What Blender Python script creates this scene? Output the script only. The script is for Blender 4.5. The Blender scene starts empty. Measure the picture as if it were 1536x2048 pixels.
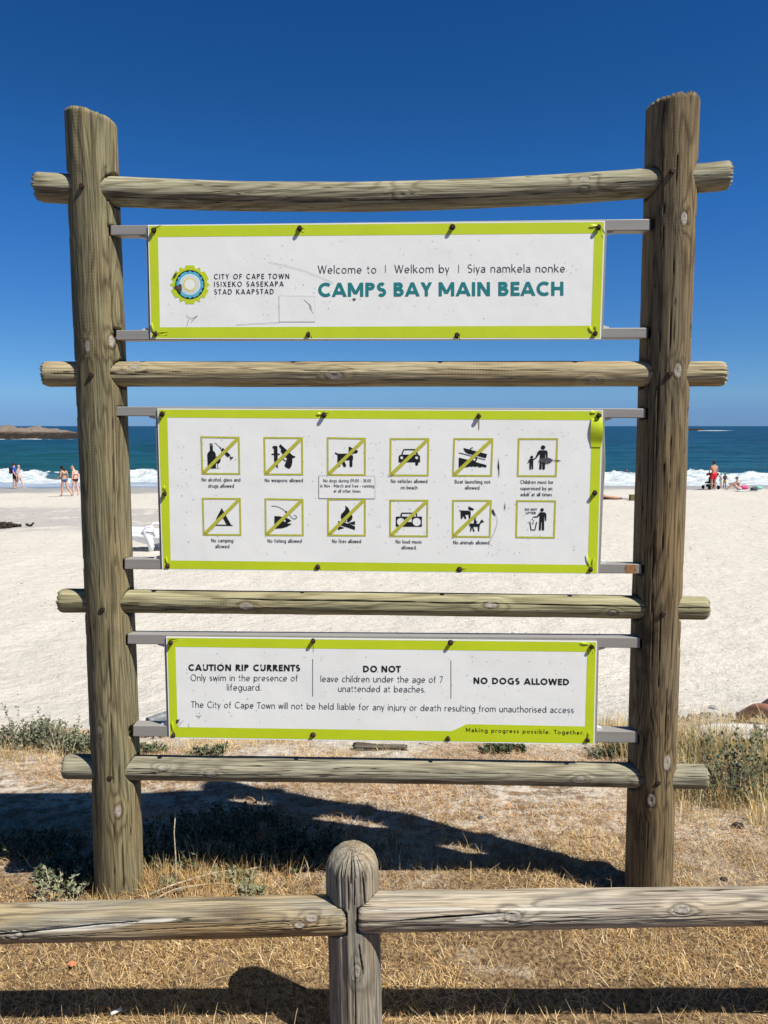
import bpy, math, random
import numpy as np
from mathutils import Vector, Matrix
from mathutils.geometry import tessellate_polygon
R = math.radians
scene = bpy.context.scene
col = scene.collection

# ------------------------------------------------------------ camera
F, CX, CY, EYE, PITCH = 1560.0, 768.0, 1024.0, 1.6, R(6.29)
cam_d = bpy.data.cameras.new('camera'); cam = bpy.data.objects.new('camera', cam_d); col.objects.link(cam)
cam.location = (0, 0, EYE); cam.rotation_euler = (R(90) - PITCH, 0, 0)
cam_d.sensor_fit = 'VERTICAL'; cam_d.sensor_height = 36; cam_d.lens = F / 2048 * 36
cam_d.clip_start = 0.05; cam_d.clip_end = 60000
scene.camera = cam

# ------------------------------------------------------------ sky, sun, exposure
SUN = Vector((0.63, -0.385, 1.0)).normalized()
world = bpy.data.worlds.new('World'); scene.world = world; world.use_nodes = True
wn = world.node_tree; wn.nodes.clear()
wo = wn.nodes.new('ShaderNodeOutputWorld'); bg = wn.nodes.new('ShaderNodeBackground')
sky = wn.nodes.new('ShaderNodeTexSky'); sky.sky_type = 'NISHITA'; sky.sun_disc = False
sky.sun_elevation = math.asin(SUN.z); sky.sun_rotation = math.atan2(SUN.x, SUN.y)
sky.altitude = 0; sky.air_density = 1.0; sky.dust_density = 0.15; sky.ozone_density = 6.0
# the clean southern sky of the photograph: deep blue overhead, pale blue (not yellow) down to the horizon
tc = wn.nodes.new('ShaderNodeTexCoord'); sx = wn.nodes.new('ShaderNodeSeparateXYZ'); rmp = wn.nodes.new('ShaderNodeValToRGB')
wn.links.new(tc.outputs['Generated'], sx.inputs[0]); wn.links.new(sx.outputs[2], rmp.inputs[0])
_st = [(0.0035, (0.2432, 0.4606, 0.9634)), (0.0147, (0.2441, 0.4483, 0.9322)), (0.0390, (0.3214, 0.5406, 0.8998)), (0.101, (0.2534, 0.4912, 0.7927)), (0.252, (0.1513, 0.4559, 0.8000)), (0.367, (0.1076, 0.3838, 0.6523)), (0.4490, (0.0873, 0.3577, 0.6549)), (0.68, (0.0788, 0.2266, 0.3248)), (0.95, (0.0705, 0.1854, 0.2680))]
while len(rmp.color_ramp.elements) < len(_st): rmp.color_ramp.elements.new(.5)
for _e, (_p, _c) in zip(rmp.color_ramp.elements, _st): _e.position = _p; _e.color = (*_c, 1)
mul = wn.nodes.new('ShaderNodeMix'); mul.data_type = 'RGBA'; mul.blend_type = 'MULTIPLY'; mul.inputs[0].default_value = 1
wn.links.new(sky.outputs[0], mul.inputs[6]); wn.links.new(rmp.outputs[0], mul.inputs[7]); wn.links.new(mul.outputs[2], bg.inputs[0])
bg.inputs[1].default_value = 0.0843
wn.links.new(bg.outputs[0], wo.inputs[0])
sd = bpy.data.lights.new('sun', 'SUN'); sd.energy = 5.0; sd.angle = R(0.53); sd.color = (1.0, 0.95, 0.87)
so = bpy.data.objects.new('sun', sd); col.objects.link(so)
so.rotation_euler = (-SUN).to_track_quat('-Z', 'Y').to_euler()
scene.view_settings.view_transform = 'Standard'; scene.view_settings.look = 'None'
scene.view_settings.gamma = 1; scene.view_settings.use_curve_mapping = False
scene.view_settings.exposure = 0.50

# ------------------------------------------------------------ helpers
rng = np.random.default_rng(7); random.seed(7)
SP, CP = math.sin(PITCH), math.cos(PITCH)
def at(px, py, Y):
    "photo pixel -> point of the vertical plane at distance Y"
    x = (px - CX) / F; y = -(py - CY) / F
    k = Y / (CP + y * SP)
    return Vector((x * k, Y, EYE + (-SP + y * CP) * k))
PY = np.array([-200, 0, 2.6, 3.2, 4.0, 5.0, 6.0, 8.0, 10, 16.7, 30, 44, 57, 70, 120, 400.])
PZ = np.array([2.0, 0, 0.0, -.06, -.20, -.42, -.60, -.70, -.77, -1.03, -1.60, -2.20, -2.78, -3.4, -5.5, -9.])
_ly = np.linspace(-3, math.log(420), 3000)
_lz = np.interp(np.exp(_ly), PY, PZ); _k = np.hanning(121); _k /= _k.sum()
_lz = np.convolve(np.pad(_lz, 60, 'edge'), _k, 'valid')
def hnoise(x, y, z=0.0, seed=0):
    "smooth value noise, numpy"
    x = np.asarray(x, float); y = np.asarray(y, float); z = np.asarray(z, float) + np.zeros_like(x)
    xi = np.floor(x).astype(np.int64); yi = np.floor(y).astype(np.int64); zi = np.floor(z).astype(np.int64)
    fx, fy, fz = x - xi, y - yi, z - zi
    fx = fx*fx*(3-2*fx); fy = fy*fy*(3-2*fy); fz = fz*fz*(3-2*fz)
    def h(a, b, c):
        n = (a * 374761393 + b * 668265263 + c * 2147483647 + seed * 974634777) & 0xffffffff
        n = ((n ^ (n >> 13)) * 1274126177) & 0xffffffff
        n = ((n ^ (n >> 16)) * 2246822519) & 0xffffffff
        return ((n ^ (n >> 15)) & 0xffffff) / 16777216.0
    r = 0
    for dx in (0, 1):
        for dy in (0, 1):
            for dz in (0, 1):
                r = r + h(xi+dx, yi+dy, zi+dz) * (fx if dx else 1-fx) * (fy if dy else 1-fy) * (fz if dz else 1-fz)
    return r
def fbm(x, y, z=0.0, seed=0, o=4):
    s = 0; a = .5
    for i in range(o): s = s + a * hnoise(np.asarray(x)*2**i, np.asarray(y)*2**i, np.asarray(z)*2**i, seed+i*17); a *= .5
    return s
def ground_z(x, y):
    x = np.asarray(x, float); y = np.asarray(y, float)
    ye = np.where(y > 30, y - np.clip(x, -60, 60) * 0.05 * np.clip((y-30)/20, 0, 1), y)
    z = np.interp(np.log(np.maximum(ye, .06)), _ly, _lz)
    near = np.clip((y - 1.2) / 2, 0, 1) * np.clip((7 - y) / 2, 0, 1)
    z = z + near * (fbm(x*1.3, y*1.3, 0, 3) - .47) * 0.10
    z = z + near * .10 * np.clip((x - 1.2) / 1.0, 0, 1) * np.clip((y-2.9)/1.2, 0, 1)
    bd = np.clip((y - 4.8) / 1.5, 0, 1) * np.clip((60 - y) / 10, 0, 1)
    z = z + bd * ((fbm(x*.35, y*.2, 0, 9) - .47) * .22 + (fbm(x*2.6, y*1.7, 0, 21, 3) - .44) * .055 * np.clip((40-y)/20, 0, 1))
    return z
def gz(x, y): return float(ground_z(np.array([x]), np.array([y]))[0])
def ground_at(px, py):
    "where the view ray of a pixel meets the ground"
    lo, hi = 1.2, 80.0
    for i in range(60):
        m = (lo + hi) / 2; p = at(px, py, m)
        if p.z > gz(p.x, m): lo = m
        else: hi = m
    return at(px, py, lo)
def tag(o, label=None, cat=None, group=None, kind=None):
    if label: o['label'] = label
    if cat: o['category'] = cat
    if group: o['group'] = group
    if kind: o['kind'] = kind
    return o
def empty(name, loc=(0, 0, 0), rz=0, label=None, cat=None, group=None):
    o = bpy.data.objects.new(name, None); col.objects.link(o); o.location = loc; o.rotation_euler = (0, 0, rz)
    o.empty_display_size = .1
    return tag(o, label, cat, group)
def link(name, me, mat=None, parent=None, loc=None, rot=None):
    o = bpy.data.objects.new(name, me); col.objects.link(o)
    if mat is not None and not me.materials: me.materials.append(mat)
    if parent is not None: o.parent = parent
    if loc is not None: o.location = loc
    if rot is not None: o.rotation_euler = rot
    return o
def mesh(name, vs, fs, mat=None, parent=None, smooth=False, **k):
    me = bpy.data.meshes.new(name); me.from_pydata([tuple(v) for v in vs], [], fs); me.update()
    if smooth: me.polygons.foreach_set('use_smooth', [True]*len(me.polygons))
    return link(name, me, mat, parent, **k)
def npmesh(name, V, Fa, mat=None, parent=None, smooth=True, attrs=None):
    "fast mesh: V (n,3), Fa (m,k)"
    me = bpy.data.meshes.new(name); n = len(V); m, k = Fa.shape
    me.vertices.add(n); me.vertices.foreach_set('co', np.asarray(V, np.float32).ravel())
    me.loops.add(m*k); me.loops.foreach_set('vertex_index', Fa.astype(np.int32).ravel())
    me.polygons.add(m); me.polygons.foreach_set('loop_start', np.arange(0, m*k, k, dtype=np.int32))
    me.update(calc_edges=True)
    me.polygons.foreach_set('use_smooth', np.full(m, smooth))
    for nm, a in (attrs or {}).items():
        if a.ndim == 1: at_ = me.attributes.new(nm, 'FLOAT', 'POINT'); at_.data.foreach_set('value', a.astype(np.float32))
        else: at_ = me.attributes.new(nm, 'FLOAT_COLOR', 'POINT'); at_.data.foreach_set('color', np.c_[a, np.ones(n)].astype(np.float32).ravel())
    return link(name, me, mat, parent)
def grid_faces(nr, nc, wrap=False):
    r = np.arange(nr-1)[:, None]; c = np.arange(nc if wrap else nc-1)[None, :]
    c2 = (c+1) % nc
    return np.stack([r*nc+c, r*nc+c2, (r+1)*nc+c2, (r+1)*nc+c], -1).reshape(-1, 4)
class MB:
    def __init__(s): s.v = []; s.f = []
    def add(s, vs, fs):
        b = len(s.v); s.v += [Vector(v) for v in vs]; s.f += [tuple(i+b for i in f) for f in fs]; return s
    def box(s, c, d, rot=None):
        c = Vector(c); vs = []
        for z in (-.5, .5):
            for x, y in ((-.5, -.5), (.5, -.5), (.5, .5), (-.5, .5)):
                p = Vector((x*d[0], y*d[1], z*d[2]))
                if rot is not None: p = rot @ p
                vs.append(c + p)
        return s.add(vs, [(3,2,1,0), (4,5,6,7), (0,1,5,4), (1,2,6,5), (2,3,7,6), (3,0,4,7)])
    def prism(s, front, off):
        "extrude polygon (list of points) by vector off"
        n = len(front); off = Vector(off)
        vs = [Vector(p) for p in front] + [Vector(p)+off for p in front]
        return s.add(vs, [tuple(range(n)), tuple(range(2*n-1, n-1, -1))] + [(i, i+n, (i+1) % n + n, (i+1) % n) for i in range(n)])
    def tube(s, pts, rad, n=8, cap=True):
        pts = [Vector(p) for p in pts]; m = len(pts)
        if not hasattr(rad, '__len__'): rad = [rad]*m
        b = len(s.v); ref = None
        for i, p in enumerate(pts):
            t = (pts[min(i+1, m-1)] - pts[max(i-1, 0)]).normalized()
            if ref is None: ref = t.orthogonal().normalized()
            ref = (ref - t*ref.dot(t)).normalized(); bi = t.cross(ref)
            for k in range(n):
                a = 2*math.pi*k/n; s.v.append(p + (ref*math.cos(a) + bi*math.sin(a))*rad[i])
        for i in range(m-1):
            for k in range(n):
                s.f.append((b+i*n+k, b+i*n+(k+1) % n, b+(i+1)*n+(k+1) % n, b+(i+1)*n+k))
        if cap: s.f.append(tuple(b+n-1-k for k in range(n))); s.f.append(tuple(b+(m-1)*n+k for k in range(n)))
        return s
    def ball(s, c, r, n=10, m=7):
        c = Vector(c); b = len(s.v)
        if not hasattr(r, '__len__'): r = (r, r, r)
        s.v.append(c+Vector((0, 0, -r[2])))
        for i in range(1, m):
            e = -math.pi/2+math.pi*i/m
            for k in range(n):
                a = 2*math.pi*k/n; s.v.append(c+Vector((r[0]*math.cos(e)*math.cos(a), r[1]*math.cos(e)*math.sin(a), r[2]*math.sin(e))))
        s.v.append(c+Vector((0, 0, r[2]))); t = len(s.v)-1
        for k in range(n):
            s.f.append((b, b+1+(k+1) % n, b+1+k)); s.f.append((t, t-n+k, t-n+(k+1) % n))
        for i in range(m-2):
            for k in range(n):
                q = b+1+i*n; s.f.append((q+k, q+(k+1) % n, q+n+(k+1) % n, q+n+k))
        return s
    def build(s, name, mat=None, parent=None, smooth=False, **k): return mesh(name, s.v, s.f, mat, parent, smooth, **k)

# ------------------------------------------------------------ node helpers
class NT:
    def __init__(s, name):
        s.m = bpy.data.materials.new(name); s.m.use_nodes = True; s.t = s.m.node_tree; s.t.nodes.clear()
        s.o = s.t.nodes.new('ShaderNodeOutputMaterial'); s.b = s.t.nodes.new('ShaderNodeBsdfPrincipled')
        s.t.links.new(s.b.outputs[0], s.o.inputs[0])
    def n(s, typ, **k):
        nd = s.t.nodes.new(typ)
        for a, v in k.items(): setattr(nd, a, v)
        return nd
    def set(s, sock, v):
        if isinstance(v, bpy.types.NodeSocket): s.t.links.new(v, sock)
        elif isinstance(v, (tuple, list)) and len(v) == 3 and len(sock.default_value) == 4: sock.default_value = (*v, 1)
        else: sock.default_value = v
    def math(s, op, a, b=0.0, c=0.0, clamp=False):
        nd = s.n('ShaderNodeMath', operation=op, use_clamp=clamp)
        for i, v in enumerate((a, b, c)): s.set(nd.inputs[i], v)
        return nd.outputs[0]
    def vmath(s, op, a, b=(0, 0, 0), scale=None):
        nd = s.n('ShaderNodeVectorMath', operation=op); s.set(nd.inputs[0], a); s.set(nd.inputs[1], b)
        if scale is not None: s.set(nd.inputs['Scale'], scale)
        return nd.outputs['Value'] if op in ('LENGTH', 'DOT_PRODUCT', 'DISTANCE') else nd.outputs[0]
    def coord(s, kind='Object'): return s.n('ShaderNodeTexCoord').outputs[kind]
    def sep(s, v): nd = s.n('ShaderNodeSeparateXYZ'); s.set(nd.inputs[0], v); return nd.outputs
    def noise(s, vec, scale, detail=4, rough=.55, dist=0.0, fac=True):
        nd = s.n('ShaderNodeTexNoise'); s.set(nd.inputs['Vector'], vec); s.set(nd.inputs['Scale'], scale)
        nd.inputs['Detail'].default_value = detail; nd.inputs['Roughness'].default_value = rough; nd.inputs['Distortion'].default_value = dist
        return nd.outputs[0] if fac else nd.outputs[1]
    def ramp(s, fac, stops, interp='LINEAR'):
        nd = s.n('ShaderNodeValToRGB'); nd.color_ramp.interpolation = interp; e = nd.color_ramp.elements
        while len(e) < len(stops): e.new(.5)
        for el, (p, c) in zip(e, stops):
            el.position = p; el.color = (*c, 1) if hasattr(c, '__len__') else (c, c, c, 1)
        s.set(nd.inputs[0], fac); return nd.outputs[0]
    def mix(s, f, a, b, blend='MIX'):
        nd = s.n('ShaderNodeMix', data_type='RGBA', blend_type=blend); s.set(nd.inputs[0], f); s.set(nd.inputs[6], a); s.set(nd.inputs[7], b)
        return nd.outputs[2]
    def sm(s, v, lo, hi):
        nd = s.n('ShaderNodeMapRange', interpolation_type='SMOOTHSTEP'); s.set(nd.inputs[0], v)
        nd.inputs[1].default_value = lo; nd.inputs[2].default_value = hi; return nd.outputs[0]
    def bump(s, h, dist=.01, strength=1.0, normal=None):
        nd = s.n('ShaderNodeBump'); s.set(nd.inputs['Height'], h); nd.inputs['Distance'].default_value = dist; nd.inputs['Strength'].default_value = strength
        if normal is not None: s.set(nd.inputs['Normal'], normal)
        return nd.outputs[0]
    def attr(s, name, out='Fac'): nd = s.n('ShaderNodeAttribute', attribute_name=name); return nd.outputs[out]
    def fin(s, color=None, rough=None, normal=None, spec=None, metal=None, **k):
        if color is not None: s.set(s.b.inputs['Base Color'], color)
        if rough is not None: s.set(s.b.inputs['Roughness'], rough)
        if normal is not None: s.set(s.b.inputs['Normal'], normal)
        if spec is not None: s.set(s.b.inputs['Specular IOR Level'], spec)
        if metal is not None: s.set(s.b.inputs['Metallic'], metal)
        for a, v in k.items(): s.set(s.b.inputs[a.replace('_', ' ')], v)
        return s.m
def simple(name, c, rough=.6, var=.12, scale=30, spec=.3, bump=0.0, metal=0.0, **k):
    t = NT(name); p = t.coord(); nz = t.noise(p, scale, 4)
    d = tuple(x*(1-var) for x in c); l = tuple(min(1, x*(1+var)) for x in c)
    return t.fin(t.mix(t.sm(nz, .3, .7), d, l), rough, t.bump(nz, bump) if bump else None, spec, metal, **k)
def s2l(r, g, b): return tuple((c/255/12.92 if c/255 <= .04045 else ((c/255+.055)/1.055)**2.4) for c in (r, g, b))
# ------------------------------------------------------------ lettering: a geometric sans drawn from strokes
def arc(cx, cy, rx, ry, a0, a1, n=None):
    n = n or max(4, int(abs(a1-a0)/15))
    return [(cx+rx*math.cos(R(a0+(a1-a0)*i/n)), cy+ry*math.sin(R(a0+(a1-a0)*i/n))) for i in range(n+1)]
XH, DE, AS = .67, -.27, 1.04
def glyph(ch, w):
    h = w/2; L = lambda *p: list(p); bx = .5 + w*.25   # bowl width grows with weight
    U = {}
    if ch == ' ': return .30, []
    if ch == 'I': return w, [L((h, 0), (h, 1))]
    if ch == 'l': return w, [L((h, 0), (h, AS))]
    if ch == '|': return w, [L((h, -.05), (h, 1))]
    if ch == 'L': return .48, [L((h, 0), (h, 1)), L((h, h), (.48, h))]
    if ch == 'E': return .5, [L((h, 0), (h, 1)), L((h, h), (.5, h)), L((h, 1-h), (.49, 1-h)), L((h, .52), (.46, .52))]
    if ch == 'F': return .47, [L((h, 0), (h, 1)), L((h, 1-h), (.47, 1-h)), L((h, .5), (.43, .5))]
    if ch == 'H': return .7, [L((h, 0), (h, 1)), L((.7-h, 0), (.7-h, 1)), L((h, .52), (.7-h, .52))]
    if ch == 'T': return .58, [L((.29, 0), (.29, 1)), L((0, 1-h), (.58, 1-h))]
    if ch == 'N': return .72, [L((h, 0), (h, 1)), L((.72-h, 0), (.72-h, 1)), L((h, 1), (.72-h, 0))]
    if ch == 'M': return .88, [L((h, 0), (h, 1)), L((.88-h, 0), (.88-h, 1)), L((h, 1), (.44, .18)), L((.44, .18), (.88-h, 1))]
    if ch == 'A': return .74+w*.5, [L((h, 0), (.37+h/2, 1)), L((.74, 0), (.37+h/2, 1)), L((.18, .28), (.62, .28))]
    if ch == 'V': return .7, [L((h, 1), (.35, 0)), L((.7-h, 1), (.35, 0))]
    if ch == 'W': return 1.06, [L((h, 1), (.30, 0)), L((.30, 0), (.53, 1)), L((.53, 1), (.76, 0)), L((.76, 0), (1.06-h, 1))]
    if ch == 'X': return .66, [L((h, 1), (.66-h, 0)), L((.66-h, 1), (h, 0))]
    if ch == 'Y': return .66, [L((h, 1), (.33, .44)), L((.66-h, 1), (.33, .44)), L((.33, 0), (.33, .5))]
    if ch == 'K': return .66, [L((h, 0), (h, 1)), L((.6-h*.5, 1), (h, .46)), L((.66-h*.5, 0), (.22, .58))]
    if ch == 'O': return .86, [arc(.43, .5, .43-h, .515-h, 0, 360, 32)]
    if ch == 'C': return .72, [arc(.43, .5, .43-h, .515-h, 48, 312, 24)]
    if ch == 'G': return .79, [arc(.43, .5, .43-h, .515-h, 48, 318, 24) + [(.79-h, .12), (.79-h, .46)], L((.5, .46), (.79-h*.2, .46))]
    if ch == 'D': return .74, [L((h, 0), (h, 1)), L((h, 1-h), (.30, 1-h)) + arc(.30, .5, .44-h, .5-h, 85, -90, 14) + L((h, h))]
    if ch == 'P': return .56, [L((h, 0), (h, 1)), L((h, 1-h), (.30, 1-h)) + arc(.30, .73, .26-h, .27-h, 80, -90, 10) + L((h, .46+h))]
    if ch == 'R': return .60, [L((h, 0), (h, 1)), L((h, 1-h), (.30, 1-h)) + arc(.30, .74, .26-h, .26-h, 80, -90, 10) + L((h, .48+h)), L((.26, .5), (.6-h*.6, 0))]
    if ch == 'B': return .60, [L((h, 0), (h, 1)), L((h, 1-h), (.30, 1-h)) + arc(.30, .76-h*.1, .25-h, .25-h*.85, 80, -90, 10) + L((h, .52)),
                               L((h, .52), (.32, .52)) + arc(.32, .265+h*.3, .28-h, .265-h*.7, 80, -90, 10) + L((h, h))]
    if ch == 'U': return .68, [L((h, 1), (h, .34)) + arc(.34, .34, .34-h, .35-h, 180, 360, 12) + L((.68-h, 1))]
    if ch == 'J': return .40, [L((.40-h, 1), (.40-h, .26)) + arc(.17, .26, .23-h, .27-h, 0, -140, 9)]
    if ch == 'S':
        ry = (1.03-w)/4; rx = .27-h
        return .55, [arc(.275, 1.015-h-ry, rx, ry, 42, 262, 12) + arc(.275, h-.015+ry, rx+.005, ry, 78, -142, 12)]
    if ch == '0': return .56, [arc(.28, .5, .28-h, .51-h, 0, 360, 26)]
    if ch == '8': return .54, [arc(.27, .75, .23-h, .26-h, 0, 360, 20), arc(.27, .26, .27-h, .275-h, 0, 360, 20)]
    if ch == '9': return .56, [arc(.28, .68, .28-h, .33-h, 0, 360, 22), L((.54-h, .58), (.22, 0))]
    if ch == '1': return .32, [L((.32-h, 0), (.32-h, 1)), L((.32-h, 1-h), (.02, .78))]
    if ch == '7': return .52, [L((0, 1-h), (.52-h, 1-h)), L((.50-h, 1-h), (.14, 0))]
    # lowercase
    rx, ry, cy = .275-h, XH/2+.012-h, XH/2
    if ch == 'o': return .60, [arc(.30, cy, .30-h, ry, 0, 360, 26)]
    if ch == 'c': return .48, [arc(.29, cy, .29-h, ry, 48, 312, 18)]
    if ch == 'e': return .57, [arc(.285, cy, .285-h, ry, 0, 315, 20), L((h, cy), (.57-h*.4, cy))]
    if ch in 'bp':
        return .60, [L((h, 0 if ch == 'b' else DE), (h, AS if ch == 'b' else XH)), arc(.32, cy, .28-h, ry, 0, 360, 24)]
    if ch in 'dqg':
        st = {'d': L((.60-h, 0), (.60-h, AS)), 'q': L((.60-h, DE), (.60-h, XH)), 'g': L((.60-h, XH), (.60-h, -.02)) + arc(.32, -.02, .28-h, .27-h, 0, -140, 9)}[ch]
        return .60, [st, arc(.28, cy, .28-h, ry, 0, 360, 24)]
    if ch == 'a': return .52, [L((.06, XH-.10)) + arc(.28, XH-.21, .22-h+.02, .22-h, 120, 0, 8) + L((.52-h, 0)), arc(.25, .19, .25-h, .20-h, 60, 330, 14) + L((.50-h, .20)), L((.50-h, .385), (.26, .385-h*.3))]
    if ch in 'nhmu':
        top = AS if ch == 'h' else XH; r = .24-h
        if ch == 'u': return .53, [L((.53-h, 0), (.53-h, XH)), L((h, XH), (h, .25)) + arc(.265, .25, .265-h, .26-h, 180, 360, 10)]
        if ch == 'm': return .88, [L((h, 0), (h, XH)), arc((h+.44)/2, XH-.24, (.44-h)/2, .25-h, 170, 0, 9) + L((.44, 0)), arc((1.32-h)/2, XH-.24, (.44-h)/2, .25-h, 170, 0, 9) + L((.88-h, 0))]
        return .53, [L((h, 0), (h, top)), arc(.265, XH-.25, .265-h, .26-h, 170, 0, 10) + L((.53-h, 0))]
    if ch == 'r': return .33, [L((h, 0), (h, XH)), arc(.26, XH-.25, .24-h, .26-h, 170, 68, 7)]
    if ch == 'i': return w, [L((h, 0), (h, XH)), L((h, .84), (h, .84+max(w*1.1, .1)))]
    if ch == 'j': return .16, [L((.16-h, XH), (.16-h, -.10)) + arc(.02, -.10, .14-h, .16-h, 0, -80, 5), L((.16-h, .84), (.16-h, .84+max(w*1.1, .1)))]
    if ch == 'k': return .52, [L((h, 0), (h, AS)), L((.47-h*.4, XH), (h, .32)), L((.52-h*.4, 0), (.17, .40))]
    if ch == 't': return .34, [L((.13, XH+.2), (.13, .17)) + arc(.28, .17, .15, .17-h+.0, 180, 275, 6), L((0, XH-h), (.32, XH-h))]
    if ch == 'f': return .34, [L((.14, 0), (.14, AS-.2)) + arc(.30, AS-.2, .16, .2-h, 180, 85, 6), L((0, XH-h), (.31, XH-h))]
    if ch == 's':
        q = (XH+.02-w)/4; x = .21-h
        return .43, [arc(.215, XH+.01-h-q, x, q, 35, 262, 10) + arc(.215, h-.01+q, x+.005, q, 78, -145, 10)]
    if ch == 'v': return .5, [L((h, XH), (.25, 0)), L((.5-h, XH), (.25, 0))]
    if ch == 'w': return .76, [L((h, XH), (.21, 0)), L((.21, 0), (.38, XH)), L((.38, XH), (.55, 0)), L((.55, 0), (.76-h, XH))]
    if ch == 'x': return .5, [L((h, XH), (.5-h, 0)), L((.5-h, XH), (h, 0))]
    if ch == 'y': return .5, [L((h, XH), (.26, 0)), L((.5-h, XH), (.16, DE))]
    if ch == '.': return w*1.2, [L((w*.6, 0), (w*.6, w*1.2))]
    if ch == ',': return w*1.2, [L((w*.7, w*1.2), (w*.2, -.14))]
    if ch == ':': return w*1.2, [L((w*.6, 0), (w*.6, w*1.2)), L((w*.6, XH-w*1.2), (w*.6, XH))]
    if ch == '-': return .3, [L((0, .33), (.3, .33))]
    return .4, [L((0, 0), (.4, 0))]
def ribbon(pts, w):
    "quads of a stroke; ends cut level when they sit on a line"
    h = w/2; n = len(pts)
    closed = n > 3 and abs(pts[0][0]-pts[-1][0]) < 1e-6 and abs(pts[0][1]-pts[-1][1]) < 1e-6
    l, r = [], []
    for i in range(n):
        a = pts[i-1] if i > 0 else (pts[-2] if closed else None); b = pts[i+1] if i < n-1 else (pts[1] if closed else None); p = pts[i]
        def nrm(u, v):
            dx, dy = v[0]-u[0], v[1]-u[1]; d = math.hypot(dx, dy) or 1; return (-dy/d, dx/d)
        if a is None or b is None:
            q = nrm(p, b) if a is None else nrm(a, p)
            if n == 2 and abs(q[0]) > .35: off = (h/q[0] if q[0] else h, 0.0); off = (abs(off[0])*(1 if q[0] > 0 else -1), 0)
            else: off = (q[0]*h, q[1]*h)
        else:
            q1, q2 = nrm(a, p), nrm(p, b); mx, my = q1[0]+q2[0], q1[1]+q2[1]; d = math.hypot(mx, my) or 1; mx /= d; my /= d
            c = max(.5, mx*q1[0]+my*q1[1]); off = (mx*h/c, my*h/c)
        l.append((p[0]+off[0], p[1]+off[1])); r.append((p[0]-off[0], p[1]-off[1]))
    return [(r[i], r[i+1], l[i+1], l[i]) for i in range(n-1)]
def text_quads(s, w, track=.0, xs=1.0):
    "list of strokes (each a list of quads) in cap-height units, and total width"
    x = 0; out = []; gap = .115 + (.2-w)*.25 + track
    for i, ch in enumerate(s):
        adv, st = glyph(ch, w)
        tight = -.05 if (ch in 'AVWYTLyvw' or (i and s[i-1] in 'AVWYTLyvw')) else 0
        if i: x += gap + tight
        for k in st: out.append([(p[0]+x, p[1]) for p in k])
        x += adv
    return out, x
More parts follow.
